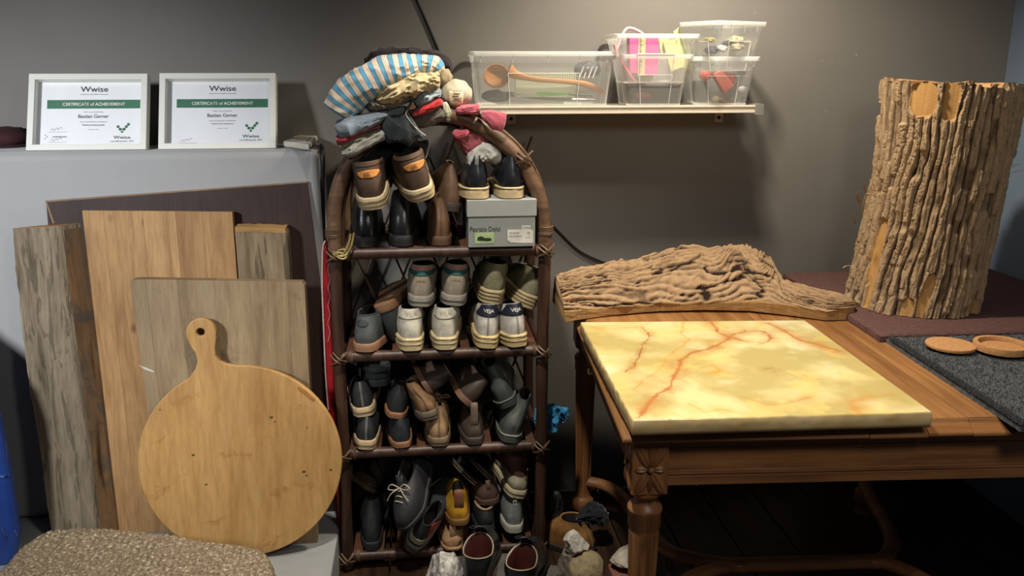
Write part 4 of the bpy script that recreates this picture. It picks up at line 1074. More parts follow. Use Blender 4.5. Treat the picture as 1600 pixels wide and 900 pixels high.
# ------------------------------------------------------------------ rattan rack
RF = 2.27; RB = 2.58
cane = wood((72, 48, 36), (46, 30, 23), (92, 64, 48), axis=2, scale=1.4, rough=.45, bump=.4, rand=.1, spec=.5, bdist=.001)
cane_l = wood((106, 80, 60), (72, 52, 38), (130, 102, 78), axis=0, scale=1.4, rough=.5, bump=.5, rand=.1, spec=.45)
bind = plain((104, 80, 58), (74, 54, 38), rough=.55, scale=90)
rk = thing('rattan_rack', 'dark brown rattan shoe rack with an arched top, packed with shoes', 'shoe rack', (.05, 2.42, 0))
ULt = aty(524, 385, RF); ULb = aty(543, 866, RF); URt = aty(852, 385, RF); URb = aty(841, 860, RF)
ULb.z = URb.z = .0
def up_x(z, left): 
    a, b = (ULb, ULt) if left else (URb, URt); return lerp(a.x, b.x, z / a.lerp(b, 1).z)
RR = .0165
for Y in (RF, RB):
    for left in (1, 0):
        a, b = (ULb, ULt) if left else (URb, URt)
        MB().tube(spline([(a.x, Y, 0.001), (lerp(a.x, b.x, .35) + .002, Y, .33), (lerp(a.x, b.x, .7) - .002, Y, .65), (b.x, Y, b.z + .02)], 6), [RR * (1 + .05 * sin(k * 1.3)) for k in range(19)], 14).build('upright', cane, rk, smooth=True)
    px_ = [(524, 392), (522, 340), (526, 305), (540, 265), (566, 228), (604, 198), (650, 182), (700, 179), (740, 193), (780, 217), (812, 250), (835, 290), (848, 330), (852, 392)]
    pts = [aty(a, b, RF) for a, b in px_]; 
    for p in pts: p.y = Y
    sp = spline(pts, 5)
    MB().tube(sp, RR * 1.18, 14).build('arch', cane_l, rk, smooth=True)
    inner = [aty(lerp(a, 687, .075), lerp(b, 392, .075), RF) for a, b in px_]
    for p in inner: p.y = Y + .022
    MB().tube(spline(inner, 5), .005, 8).build('inner_arch', cane, rk, smooth=True)
outer = [aty(a, b, RF) for a, b in ((742, 172), (775, 196), (808, 224), (832, 255), (848, 290), (858, 335), (859, 372))]
for p in outer: p.y = RF + .02
MB().tube(spline(outer, 5), .0045, 8).build('outer_cane', cane_l, rk, smooth=True)
def wrap(p, axis, r_, n=4, sp=.0048):
    axis = Vector(axis).normalized(); a = axis.orthogonal().normalized(); b = axis.cross(a); m = MB()
    pts = []
    for k in range(n * 12 + 1):
        t = k / 12 * 2 * pi; pts.append(Vector(p) + axis * ((k / 12 - n / 2) * sp) + (a * cos(t) + b * sin(t)) * r_)
    m.tube(pts, .0026, 5); return m.build('binding', bind, rk, smooth=True)
def knotx(p, s):
    m = MB()
    for a0, a1 in ((35, 215), (145, 325)):
        for o_ in (-.004, .003):
            d = Vector((cos(R(a0)), 0, sin(R(a0)))) * s; q = Vector(p) + Vector((o_, 0, o_))
            m.tube(spline([q - d, q + Vector((0, -.020, 0)), q + d], 4), .0026, 5)
    return tag(m.build('knot', bind, rk, smooth=True), kind='stuff')
wrap(aty(521, 364, RF), (0, 0, 1), RR * 1.22, 5); wrap(aty(852, 360, RF), (0, 0, 1), RR * 1.22, 5)
wrap(aty(540, 240, RF) + Vector((.008, 0, 0)), (.7, 0, .7), RR * 1.25, 3); knotx(aty(817, 246, RF) + Vector((0, -.012, 0)), .026)
tops = []
for k, (yl, yr) in enumerate(((387, 381), (548, 539), (701, 686), (855, 850))):
    zl = aty(530, yl, RF).z; zr = aty(845, yr, RF).z; z = (zl + zr) / 2; tops.append(z)
    for Y in (RF - .002, RB):
        a = Vector((up_x(z, 1) + .004, Y, z - .016)); b = Vector((up_x(z, 0) - .004, Y, z - .016))
        MB().tube([a, a.lerp(b, .3), a.lerp(b, .7), b], [.0155, .0150, .0158, .0152], 12).build('rail', cane, rk, smooth=True)
        if Y < 2.4:
            wrap(a + Vector((.028, 0, 0)), (1, 0, 0), .0175, 2); wrap(b - Vector((.02, 0, 0)), (1, 0, 0), .0172, 2)
            knotx(a + Vector((-.004, -.012, 0)), .024); knotx(b + Vector((.004, -.012, 0)), .024)
    for left in (1, 0):
        MB().tube([(up_x(z, left), RF, z - .02), (up_x(z, left), RB, z - .02)], .011, 10).build('side_rail', cane, rk, smooth=True)
    n = 9; x0 = up_x(z, 1) + .03; x1 = up_x(z, 0) - .03
    for i in range(n):
        x = lerp(x0, x1, i / (n - 1)); MB().box(x - .013, x + .013, RF - .006, RB, z - .006, z).build('slat', wood((104, 72, 54), (76, 50, 38), axis=1, rough=.3, bump=.15, rand=.25, spec=.6), rk, bevel=.002)
S1, S2, S3, S4 = tops
# woven diagonal canes at the back
for (z0, z1) in ((S4 + .02, S3 - .03), (S3, S2 - .03), (S2, S1 - .03), (S1, S1 + .26)):
    for i in range(5):
        x = lerp(-.17, .29, i / 4)
        for d in (-1, 1):
            MB().tube([(x - d * .05, RB + .004 * d + .016, z0), (x + d * .05, RB + .004 * d + .016, z1)], .0035, 6).build('lattice_cane', cane, rk, smooth=True)
# raffia twist tied at the left corner of the top shelf
tw = thing('raffia_bow', 'twisted shiny golden raffia knot tied at the left end of the top shelf', 'knot', tuple(aty(533, 398, 2.24)))
gd = plain((196, 180, 120), (140, 122, 70), rough=.25, metal=.3)
for pts in ([(520, 392), (530, 400), (541, 398), (538, 390), (528, 392)], [(519, 396), (532, 404), (540, 403), (536, 396), (524, 394)], [(548, 366), (545, 380), (538, 394), (530, 400)], [(553, 364), (549, 384), (541, 400)], [(521, 398), (530, 395), (542, 402)]):
    MB().tube(spline([aty(a, b, 2.236 + .002 * i) for i, (a, b) in enumerate(pts)], 5), .0028, 6).build('strand', gd, tw, smooth=True)

# slim red strip left of the rack
rp = thing('red_sheath', 'slim red case standing upright between the boards and the rack, with a white stitched edge', 'case', (-.26, 2.30, 0))
redp = plain((158, 26, 34), (140, 20, 28), rough=.4, bump=.05)
xs = [(505, 512, 392), (504.5, 517, 450), (507, 519, 520), (510, 522, 590), (514, 524, 640), (520, 527, 672), (526, 532, 800), (530, 538, 875)]
fr_ = [aty(509, 376, 2.315)]; L_ = [aty(a, c_, 2.315) for a, b, c_ in xs]; Rr_ = [aty(b, c_, 2.315) for a, b, c_ in xs]
poly = fr_ + Rr_ + L_[::-1]
for p in poly: p.z = max(p.z, .001)
MB().prism(poly, (0, .03, 0)).build('body', redp, rp, bevel=.003)
MB().tube(spline([p + Vector((-.0015, -.002, 0)) for p in fr_ + L_[:5]], 6), .0022, 6).build('stitched_edge', plain((214, 196, 186), (170, 120, 110), rough=.8, scale=400, bump=.6), rp, smooth=True)
MB().tube(spline([aty(514 + 1.5 * (-1) ** k, 408 + k * 14, 2.31) for k in range(10)], 5), .0009, 4).build('thread', plain((200, 160, 160), bump=0), rp, smooth=True)

# ------------------------------------------------------------------ shoes
def shoe_fn(p):
    L, HW, BW = p['L'], p['hw'] / 2, p['bw'] / 2
    wpts = [(0, HW), (.3, HW * .93), (.42, HW * .93), (.7, BW), (.85, BW * .93), (1, BW * .72)]
    sh_, hz, tz, toez = p['sole'], p['hz'], p['tz'], p['toe']
    oy0, oy1, ow, oc = p['oy0'], p['oy1'], p['ow'], p.get('oc', 0)
    def outl(ph, g=0):
        s = (1 - cos(ph)) / 2; sn = sin(ph)
        x = (1 if sn >= 0 else -1) * abs(sn) ** .55 * (interp(s, wpts) + g)
        y = L * s + (-g * cos(ph))
        return Vector((x - .006 * sin(pi * s) * p.get('side', 1), y, 0))
    def up(ph, v):
        s = (1 - cos(ph)) / 2; S = outl(ph, -.003); S.z = sh_
        T = Vector((oc + ow * (sin(ph)), lerp(oy0, oy1, s), interp(s, [(0, hz), (.35, p.get('mz', lerp(hz, tz, .4))), (1, tz)])))
        C1 = S.copy(); bul = p.get('bulge', .005)
        d = Vector((sin(ph), -cos(ph), 0)); C1 += d * bul
        C1.z = lerp(lerp(sh_, hz, .45), sh_ + (toez - sh_) * 1.35, s ** 1.5)
        C2 = T + d * (.006 if s < .5 else .0) ; C2.z = lerp(lerp(sh_, hz, .72), tz, s)
        if s > .5: C2 = T.lerp(Vector((0, L * .8, toez * 1.25)), .55 * (s - .5) * 2)
        q = 1 - v; P = S * q ** 3 + C1 * 3 * q * q * v + C2 * 3 * q * v * v + T * v ** 3
        w_ = p.get('wr', .0012)
        if w_:
            k = Vector((p['seed'] * 3.1, p['seed'] * 1.7, 0))
            a = sin(pi * min(1, v * 1.02))
            P += d * (noise.noise(P * 24 + k) * w_ * 2.2 + noise.noise(P * 70 + k) * w_ * .5) * a
            P.z += noise.noise(P * 30 + k * 2) * w_ * a
        return P
    return outl, up
SHOES = []
NPH, NV = 44, 14
def make_shoe(name, label, px, py, Y, col, sole_col, rot=(0, 0, 0), z=None, group=None, pivot=0, **kw):
    p = dict(L=.285, hw=.080, bw=.102, sole=.028, hz=.090, tz=.088, toe=.052, oy0=.012, oy1=.135, ow=.030, seed=len(SHOES) + 1, rough=.6)
    p.update(kw)
    c_ = aty(px, py, Y)
    if z is not None: c_.z = z
    rt = tuple(R(a) for a in rot)
    t = thing(name, label, 'shoe', tuple(c_), rt, group)
    if pivot:      # the photo point is the middle of the heel back rather than the sole
        off = Euler(rt).to_matrix() @ Vector((0, 0, pivot)); t.location = c_ - off; ORG[t.name] = Matrix.Translation(c_ - off) @ Euler(rt).to_matrix().to_4x4()
    outl, up = shoe_fn(p)
    um = kw.get('umat') or plain(col, tuple(int(x * .82) for x in col), rough=p['rough'], scale=45, bump=.3, spec=p.get('spec', .4))
    phs = [2 * pi * k / NPH for k in range(NPH)]
    rg = [[up(f_, v / NV) for f_ in phs] for v in range(NV + 1)]
    top = rg[-1]; cen_ = sum(top, Vector()) / NPH
    rg.append([q + Vector((0, 0, .0015)) for q in top])
    rg.append([q.lerp(Vector((cen_.x, cen_.y, q.z)), .0035 / max(.004, (q - cen_).length)) for q in top])
    U = MB().rings(rg, cap0=True, cap1=False); uo = U.build('upper', um, t, local=True, smooth=True)
    li = [[q.lerp(Vector((cen_.x, cen_.y, q.z)), min(.5, .0036 / max(.004, (q - cen_).length))) for q in top]]
    for k, (f_, d_) in enumerate(((.96, .25), (1.0, .6), (1.0, .97))):
        li.append([Vector((cen_.x + (q.x - cen_.x) * f_, cen_.y + (q.y - cen_.y) * f_, lerp(q.z, p['sole'] + .004, d_))) for q in li[0]])
    MB().rings(li, cap0=False, cap1=True).build('lining', plain(p.get('lin', (46, 38, 34)), rough=.8, bump=0), t, local=True, smooth=True)
    # sole
    gs = p.get('gs', .002); ss = []
    for z_, g in ((0, -.002), (.0025, gs), (p['sole'] * .5, gs), (p['sole'] - .0015, gs), (p['sole'], gs - .0012), (p['sole'] + .001, -.008)):
        ring = []
        for f_ in phs:
            q = outl(f_, g); s = (1 - cos(f_)) / 2; zz = z_
            if p.get('heel'):       # separate heel block: waist lifted
                arch = p['heel'] * max(0, min(1, (s - .24) / .05)); 
                if z_ < p['sole'] * .6: zz = max(z_, min(arch, p['sole'] - .006))
            q.z = zz + .010 * max(0, s - .8) * 5 * .25; ring.append(q)
        ss.append(ring)
    smt = plain(sole_col, tuple(int(x * .86) for x in sole_col), rough=.65, scale=60, bump=.25)
    so_ = MB().rings(ss).build('sole', smt, t, local=True, smooth=True)
    for f_ in p.get('lines', ()):
        g = MB(); pth = [outl(a, gs + .0012) + Vector((0, 0, p['sole'] * f_)) for a in [pi * 2 * k / 60 for k in range(61)]]
        g.tube(pth, .0010, 4, cap=False); g.build('sole_line', plain(p.get('linec', tuple(int(x * .5) for x in sole_col)), rough=.8, bump=0), so_, local=True)
        bpy.data.objects[-1] if False else None
    def patch_mb(f0, f1, v0, v1, off=.0014, n=12, shape=None):
        r_ = []
        for j in range(n + 1):
            row = []
            for i in range(n + 1):
                u = i / n; w_ = j / n
                fw = shape(w_) if shape else 1
                ph = lerp(f0, f1, .5) + (u - .5) * (f1 - f0) * fw
                q = up(ph, lerp(v0, v1, w_)); q += Vector((sin(ph), -cos(ph), 0)) * off; row.append(q)
            r_.append(row)
        return MB().rings(r_, close=False, cap0=False, cap1=False)
    for (nm, f0, f1, v0, v1, c2, shp) in p.get('patches', ()):
        fn = {'trap': lambda w_: lerp(1.15, .8, w_), 'oval': lambda w_: sqrt(max(.02, 1 - (2 * w_ - 1) ** 2)), None: None, 'up': lambda w_: lerp(1, .3, w_)}[shp]
        patch_mb(f0, f1, v0, v1, shape=fn).build(nm, plain(c2, rough=.6, bump=.1) if c2 else um, t, local=True, smooth=True, solid=.001)
    if p.get('text'):
        s_, w_, hh, z_, tc_ = p['text']; z_ = up(0, z_).z
        m = text_mb(s_, w_, hh); dg = [v for v in m.v]
        bvh = BVHTree.FromPolygons([tuple(v) for v in U.v], [f_ for f_ in U.f if len(f_) == 4])
        out = []
        for q in dg:
            h_ = bvh.ray_cast(Vector((q.x, -.2, q.y + z_)), Vector((0, 1, 0)))[0]
            out.append(Vector((q.x, (h_.y if h_ else .01) - .0042, q.y + z_)))
        m.v = out; m.build('lettering', plain(tc_, rough=.6, bump=0), t, local=True)
    if p.get('seam'):
        pts = [up(0, k / 12) + Vector((0, -.0012, 0)) for k in range(13)]
        for dx in (-.0016, .0016): MB().tube([q + Vector((dx, 0, 0)) for q in pts], .0007, 4).build('seam', plain(p['seam'], bump=0, rough=.7), t, local=True)
    if p.get('pull'):
        c2, ln, w_ = p['pull']; b_ = up(0, .85)
        MB().tube(spline([b_ + Vector((0, -.002, -.012)), b_ + Vector((0, -.005, .004)), up(0, 1) + Vector((0, -.004, ln)), up(0, 1) + Vector((0, .005, ln)), up(0, .97) + Vector((0, .006, -.01))], 5), w_, 8, flat=.3, up=(0, 1, 0)).build('pull_tab', plain(c2, rough=.7), t, local=True, smooth=True)
    if p.get('lace'):
        m = MB(); lc = p['lace']
        for k in range(4):
            v_ = .97 - k * .12
            a = up(pi - .42, v_) + Vector((0, 0, .003)); b = up(pi + .42, v_ - .03) + Vector((0, 0, .003)); mid = (a + b) / 2 + Vector((0, 0, .004))
            m.tube(spline([a, mid, b], 4), .0016, 5)
        T = up(pi, .96) + Vector((0, 0, .008))
        for sg in (-1, 1):
            m.tube(spline([T, T + Vector((sg * .022, -.004, .012)), T + Vector((sg * .036, .004, .002)), T + Vector((sg * .018, .006, -.001)), T], 5), .0015, 5)
            m.tube(spline([T, T + Vector((sg * .02, .02, .002)), T + Vector((sg * .035, .034, -.012))], 5), .0014, 5)
        tag(m.build('laces', plain(lc, rough=.8, bump=0), t, local=True, smooth=True), kind='stuff')
        # tongue
        tp_ = [[up(pi + (u - .5) * .9, .9) + Vector((0, -.028 * w_, .030 * w_ + .002)) for u in [i / 8 for i in range(9)]] for w_ in (0, .3, .6, 1)]
        MB().rings(tp_, close=False, cap0=False, cap1=False).build('tongue', um, t, local=True, smooth=True, solid=.004)
    if p.get('trim'):
        pts = [up(f_, 1) + Vector((0, 0, .001)) for f_ in phs]; pts.append(pts[0])
        MB().tube(pts, p.get('trimr', .0016), 5, cap=False).build('collar_trim', plain(p['trim'], rough=.7, bump=0), t, local=True, smooth=True)
    SHOES.append(t); return t
SN = dict(hw=.086, bw=.104, sole=.034, hz=.112, tz=.100, toe=.066, ow=.030, oy0=.016, wr=.0014)          # low sneaker
LO = dict(hw=.078, bw=.098, sole=.022, hz=.083, tz=.078, toe=.048, ow=.026, rough=.55, oy0=.014)           # slip-on / loafer
BT = dict(hw=.080, bw=.098, sole=.026, hz=.135, tz=.130, toe=.055, ow=.020, oy0=.028, oy1=.115, wr=.0022)  # soft ankle boot
YH = 2.245
# --- top shelf
make_shoe('black_boot', 'left black leather chelsea boot standing on the top shelf, under the brown sneakers', 572, 385, 2.262, (30, 32, 34), (24, 24, 26), z=S1, **{**BT, 'rough': .28, 'hz': .140, 'tz': .138, 'ow': .026, 'wr': .001, 'hw': .084, 'sole': .03, 'spec': .6})
make_shoe('black_boot', 'right black leather chelsea boot standing on the top shelf, under the brown sneakers', 628, 385, 2.262, (30, 32, 34), (24, 24, 26), z=S1, rot=(0, 0, -4), **{**BT, 'rough': .28, 'hz': .140, 'tz': .138, 'ow': .026, 'wr': .001, 'hw': .084, 'sole': .03, 'spec': .6})
bs = {**SN, 'hw': .092, 'hz': .125, 'ow': .036, 'lines': (.4, .75), 'linec': (150, 130, 100), 'patches': (('heel_badge', -.55, .75, .50, .74, (214, 142, 70), 'oval'), ('collar_band', -1.6, 1.6, .86, 1.0, (96, 74, 54), None)), 'text': ('GEL', .018, .009, .62, (40, 34, 30)), 'seam': None}
make_shoe('brown_sneaker', 'left brown suede sneaker with an orange oval heel badge, on the top shelf', 583, 329, 2.205, (88, 68, 56), (196, 178, 140), rot=(14, -6, -3), **bs)
make_shoe('brown_sneaker', 'right brown suede sneaker with an orange oval heel badge, tilted, on the top shelf', 664, 314, 2.205, (88, 68, 56), (196, 178, 140), rot=(14, -17, 6), **bs)
make_shoe('suede_bootie', 'lower brown suede bootie with a narrow top, standing beside the shoe box', 690, 383, 2.262, (116, 84, 60), (92, 66, 48), z=S1, seam=(90, 64, 46), **{**BT, 'hw': .074, 'hz': .125, 'ow': .012, 'oy1': .09})
make_shoe('suede_bootie', 'upper brown suede bootie stacked at an angle behind the lower one beside the box', 708, 332, 2.295, (110, 84, 64), (60, 48, 40), rot=(0, 8, 10), **{**BT, 'hw': .072, 'hz': .125, 'ow': .010, 'oy1': .08, 'oc': -.012})
# shoe box
p_ = aty(784, 384, 2.236); bw_ = .180
bx = thing('shoe_box', 'grey cardboard shoe box with a lid and paper labels on the top shelf', 'box', (p_.x, 2.236, S1))
gcb = plain((134, 138, 134), (128, 132, 128), rough=.75, bump=.05)
x0 = aty(732, 384, 2.236).x; x1 = aty(836, 384, 2.236).x; zt = aty(784, 312, 2.236).z
MB().box(x0, x1, 2.236, 2.53, S1 + .0005, zt - .004).build('box_body', gcb, bx, bevel=.001)
MB().box(x0 - .003, x1 + .0035, 2.233, 2.533, zt - .044, zt).build('lid', plain((146, 150, 146), (140, 144, 140), rough=.75, bump=.05), bx, bevel=.0012)
def on_front(m, px, py, Y=2.2352):
    q = aty(px, py, Y); m.v = [Vector((q.x + v_.x, Y, q.z + v_.y)) for v_ in m.v]; return m
on_front(text_mb('Patrizio Dolci', .080, .013), 758, 358).build('lettering', plain((58, 60, 60), bump=0), bx)
a = aty(742, 364, 2.2355); b = aty(772, 380, 2.2355)
gl_b = MB().box(a.x, b.x, 2.2352, 2.2358, b.z, a.z).build('photo_label', plain((170, 196, 140), bump=0), bx)
mm_ = MB().prism([aty(u, v_, 2.2349) for u, v_ in ((746, 371), (752, 369), (758, 372), (766, 372), (769, 375), (764, 377), (746, 376))], (0, .0003, 0)); mm_.build('shoe_picture', plain((40, 46, 44), bump=0), gl_b)
a = aty(793, 359, 2.2355); b = aty(832, 382, 2.2355)
wl = MB().prism([aty(u, v_, 2.2352) for u, v_ in ((793, 359), (815, 359), (815, 352.5), (829, 352.5), (829, 359), (833, 360), (833, 380), (798, 379), (793, 375))], (0, .0006, 0)).build('paper_label', plain((214, 212, 204), bump=0), bx)
for s_, px, py, w_, h_ in (('12759.01', 823, 356, .020, .005), ('KLASSIK', 804, 364, .026, .004), ('SCHWARZ', 806, 369, .034, .004), ('45', 826, 364, .008, .006), ('119.95', 825, 371, .014, .003)):
    on_front(text_mb(s_, w_, h_), px, py, 2.2349).build('lettering', plain((110, 106, 100), bump=0), wl)
bp_ = {**LO, 'hw': .088, 'bw': .1, 'sole': .030, 'hz': .112, 'ow': .020, 'rough': .3, 'lines': (.9,), 'linec': (120, 100, 70)}
make_shoe('platform_loafer', 'left black leather shoe with thick cream platform sole on the shoe box', 746, 311, 2.238, (30, 32, 38), (200, 178, 138), z=zt + .001, pull=((150, 150, 150), .004, .005), **bp_)
make_shoe('platform_loafer', 'right black leather shoe with thick cream platform sole on the shoe box', 800, 311, 2.238, (30, 32, 38), (200, 178, 138), z=zt + .001, rot=(0, 0, -3), **bp_)
make_shoe('platform_loafer', 'black shoe with cream sole half hidden behind the arch, beside the pair', 838, 302, 2.31, (30, 32, 38), (190, 168, 130), z=zt + .012, rot=(0, -12, 18), **{**bp_, 'hw': .06, 'bw': .07, 'L': .18, 'hz': .09})
# --- second shelf
make_shoe('grey_sneaker', 'grey felt shoe with a tan sole at the left end of the second shelf', 567, 549, 2.25, (84, 88, 88), (150, 112, 84), z=S2, rot=(0, 0, -16), **{**SN, 'hw': .088, 'sole': .024, 'hz': .100, 'text': None, 'patches': (('heel_badge', -.45, .35, .55, .85, (56, 60, 62), 'oval'),), 'trim': (70, 74, 76)})
make_shoe('grey_sneaker', 'dark felt shoe with a tan sole lying upside down behind the grey one', 596, 476, 2.30, (48, 50, 52), (136, 98, 70), rot=(0, 162, -8), **{**SN, 'hw': .080, 'sole': .024, 'hz': .110})
wv_ = {**SN, 'hw': .084, 'hz': .115, 'sole': .036, 'ow': .029, 'lines': (.55, .9), 'linec': (190, 170, 130)}
make_shoe('white_sneaker', 'left all-white leather sneaker with a cream sole on the second shelf', 644, 547, YH, (206, 200, 184), (206, 188, 146), z=S2, rot=(0, 0, 2), **{**wv_, 'wr': .002, 'text': ('VEJA', .032, .012, .80, (196, 186, 160)), 'patches': (('heel_tab', -.9, .9, .60, 1.0, (214, 208, 190), 'trap'),)})
make_shoe('white_sneaker', 'right all-white leather sneaker with a cream sole on the second shelf', 697, 547, YH, (206, 200, 184), (206, 188, 146), z=S2, rot=(0, 0, -2), **{**wv_, 'wr': .002, 'text': ('VEJA', .032, .012, .80, (196, 186, 160)), 'patches': (('heel_tab', -.9, .9, .60, 1.0, (214, 208, 190), 'trap'),)})
nv_ = {**wv_, 'hw': .080, 'hz': .122, 'patches': (('heel_tab', -.95, .95, .56, 1.0, (30, 34, 52), 'trap'),), 'text': ('VEJA', .030, .012, .76, (236, 234, 226)), 'seam': (120, 112, 96)}
make_shoe('navy_tab_sneaker', 'left white sneaker with a navy heel tab reading VEJA on the second shelf', 761, 545, YH, (212, 206, 196), (208, 186, 134), z=S2, rot=(0, 3, -5), **nv_)
make_shoe('navy_tab_sneaker', 'right white sneaker with a navy heel tab reading VEJA, beside the upright', 812, 542, YH, (212, 206, 196), (208, 186, 134), z=S2 + .002, rot=(0, -4, 10), **nv_)
tl_ = {**SN, 'hw': .084, 'hz': .112, 'sole': .030, 'ow': .030, 'lines': (.5,), 'patches': (('teal_band', -1.3, 1.3, .62, .80, (36, 96, 92), None), ('pink_edge', -1.1, 1.1, .84, .93, (196, 130, 116), None), ('side_wedge', -2.0, -1.3, .05, .4, (36, 100, 92), 'up')), 'text': ('1906', .024, .008, .5, (170, 146, 80))}
ZU = S2 + .118
make_shoe('teal_sneaker', 'left beige and teal running shoe stacked on the white sneakers', 657, 489, 2.275, (158, 146, 128), (150, 144, 132), rot=(0, 2, -6), z=ZU - .002, **tl_)
make_shoe('teal_sneaker', 'right beige and teal running shoe stacked on the white sneakers', 710, 490, 2.275, (158, 146, 128), (150, 144, 132), rot=(0, 4, -3), z=ZU - .002, **tl_)
cr_ = {**SN, 'hw': .084, 'sole': .040, 'hz': .110, 'ow': .028, 'wr': .003, 'lines': (.35, .6, .85), 'linec': (120, 104, 70)}
make_shoe('olive_sneaker', 'left worn olive canvas sneaker with a thick cream sole, on top of the navy-tab pair', 768, 476, 2.27, (128, 124, 96), (190, 170, 128), rot=(0, 8, -4), lace=(150, 146, 120), **cr_)
make_shoe('olive_sneaker', 'right worn olive canvas sneaker tilted against the right upright, second shelf', 822, 482, 2.285, (128, 124, 96), (180, 160, 120), rot=(0, 22, 4), **cr_)
# --- third shelf
kc = dict(seam=(170, 170, 160), rough=.7)
cs_ = {**LO, 'hw': .080, 'sole': .028, 'hz': .100, 'ow': .020, 'lines': (.5,), 'linec': (60, 44, 34), 'wr': .0012}
make_shoe('black_slip_on', 'upper black shoe with a layered cream sole at the left of the third shelf', 570, 652, 2.262, (44, 46, 48), (196, 172, 132), rot=(0, -6, 2), **{**cs_, **kc})
make_shoe('black_slip_on', 'lower black shoe with a layered cream sole at the left of the third shelf', 571, 703, 2.25, (44, 46, 48), (190, 166, 128), z=S3 , rot=(0, 4, -2), **{**cs_, **kc})
ct_ = {**LO, 'hw': .076, 'sole': .018, 'hz': .095, 'ow': .010, 'oy1': .10, 'wr': .0018}
make_shoe('suede_slip_on', 'upper black suede shoe with a tan welt, second column of the third shelf', 618, 655, 2.262, (42, 44, 46), (140, 96, 66), rot=(0, 8, -4), **ct_)
make_shoe('suede_slip_on', 'lower black suede shoe with a tan welt, second column of the third shelf', 629, 703, 2.25, (46, 50, 54), (142, 98, 68), z=S3, rot=(0, -2, 3), **ct_)
ck_ = {**BT, 'hw': .080, 'sole': .026, 'hz': .110, 'tz': .100, 'ow': .014, 'oy1': .09, 'wr': .004, 'lines': (.5,), 'linec': (70, 58, 44)}
make_shoe('tan_boot', 'upper tan suede boot flopped to the left on the third shelf', 672, 657, 2.255, (148, 114, 80), (104, 92, 78), rot=(0, -10, 4), seam=(104, 78, 52), oc=-.030, **{**ck_})
make_shoe('tan_boot', 'lower tan suede boot with a knotted collar in the middle of the third shelf', 687, 703, 2.25, (158, 126, 92), (126, 106, 82), z=S3, seam=(104, 78, 52), lace=(170, 140, 104), **ck_)
make_shoe('brown_moccasin', 'dark brown shoe tipped on its side above the tan boots, third shelf', 664, 610, 2.285, (62, 50, 44), (112, 82, 64), rot=(0, 62, 8), trim=(140, 116, 96), **{**LO, 'hw': .084, 'sole': .016})
make_shoe('brown_moccasin', 'brown suede shoe tipped sideways above the stemmed brown one, third shelf', 726, 632, 2.275, (76, 62, 52), (128, 94, 72), rot=(0, 44, 4), **{**LO, 'hw': .082, 'sole': .018, 'hz': .09})
gr_ = {**BT, 'hw': .080, 'sole': .026, 'hz': .125, 'ow': .018, 'wr': .003, 'lines': (.95,), 'linec': (170, 170, 160)}
make_shoe('grey_boot', 'upper dark grey boot leaning left at the right of the third shelf', 796, 637, 2.275, (74, 78, 74), (58, 62, 60), rot=(0, -24, -2), **gr_)
make_shoe('grey_boot', 'lower grey boot with a folded collar at the right of the third shelf', 797, 694, 2.25, (84, 88, 84), (76, 80, 74), z=S3, rot=(0, 7, -6), oc=.026, seam=(110, 112, 106), **gr_)
make_shoe('brown_chukka', 'small brown shoe with a tall pull tab between tan and grey boots, third shelf', 742, 699, 2.25, (86, 72, 62), (66, 56, 50), z=S3, pull=((116, 98, 84), .040, .010), **{**LO, 'hw': .076, 'hz': .075, 'ow': .016, 'sole': .022})
for i, (px, py, l_) in enumerate(((598, 582, 'upper fluffy dark grey slipper wedged at the top left of the third shelf'), (592, 605, 'lower fluffy dark grey slipper wedged at the top left of the third shelf'))):
    make_shoe('fluffy_slipper', l_, px, py, 2.30, (66, 70, 70) if i == 0 else (50, 54, 56), (44, 48, 50), rot=(0, 0, 24 if i == 0 else 6), **{**LO, 'hw': .09, 'hz': .040, 'tz': .046, 'sole': .022 if i else .016, 'wr': .005, 'rough': 1, 'L': .24, 'oy1': .1, 'toe': .036})
# --- bottom shelf
make_shoe('black_boot', 'tall dark boot standing at the left of the bottom shelf', 581, 846, 2.262, (40, 42, 44), (30, 32, 34), z=S4, **{**BT, 'hw': .072, 'hz': .145})
make_shoe('strap_sandal', 'brown sandal standing on its edge at the upper left of the bottom shelf', 578, 770, 2.33, (66, 52, 44), (92, 68, 52), rot=(0, 40, 30), **{**LO, 'hw': .07, 'sole': .014, 'hz': .035, 'tz': .05, 'toe': .03, 'L': .24})
make_shoe('laced_shoe', 'black pebbled lace-up shoe with loose cream laces, hanging toe down', 668, 722, 2.36, (44, 44, 48), (32, 32, 34), rot=(-34, 12, 150), lace=(206, 196, 170), **{**LO, 'sole': .014, 'hz': .085, 'hw': .070, 'L': .225, 'bw': .092})
make_shoe('grey_trainer', 'grey and black trainer with a cream heel band and pink side, leaning at lower left', 640, 860, 2.235, (46, 52, 52), (116, 112, 100), rot=(20, 28, -20), patches=(('heel_band', -1.2, 1.2, .12, .34, (196, 186, 160), None), ('pink_side', .5, 1.5, .3, .95, (190, 62, 74), 'up')), z=S4 + .006, **{**SN, 'hz': .125, 'hw': .078, 'lines': (.4, .7), 'ow': .02})
make_shoe('yellow_shoe', 'mustard yellow leather shoe with a brown pull tab in the bottom shelf', 718, 822, 2.236, (196, 146, 44), (120, 84, 40), pull=((120, 74, 44), .026, .014), **{**LO, 'hw': .082, 'hz': .074, 'ow': .020, 'sole': .020, 'rough': .3, 'L': .26})
make_shoe('tan_moccasin', 'crumpled pale tan moccasin on the rail of the bottom shelf', 708, 851, 2.238, (190, 148, 108), (176, 136, 98), z=S4, **{**LO, 'hw': .080, 'hz': .056, 'tz': .06, 'ow': .012, 'sole': .010, 'wr': .008, 'bulge': .008}, pull=((186, 146, 108), .018, .009))
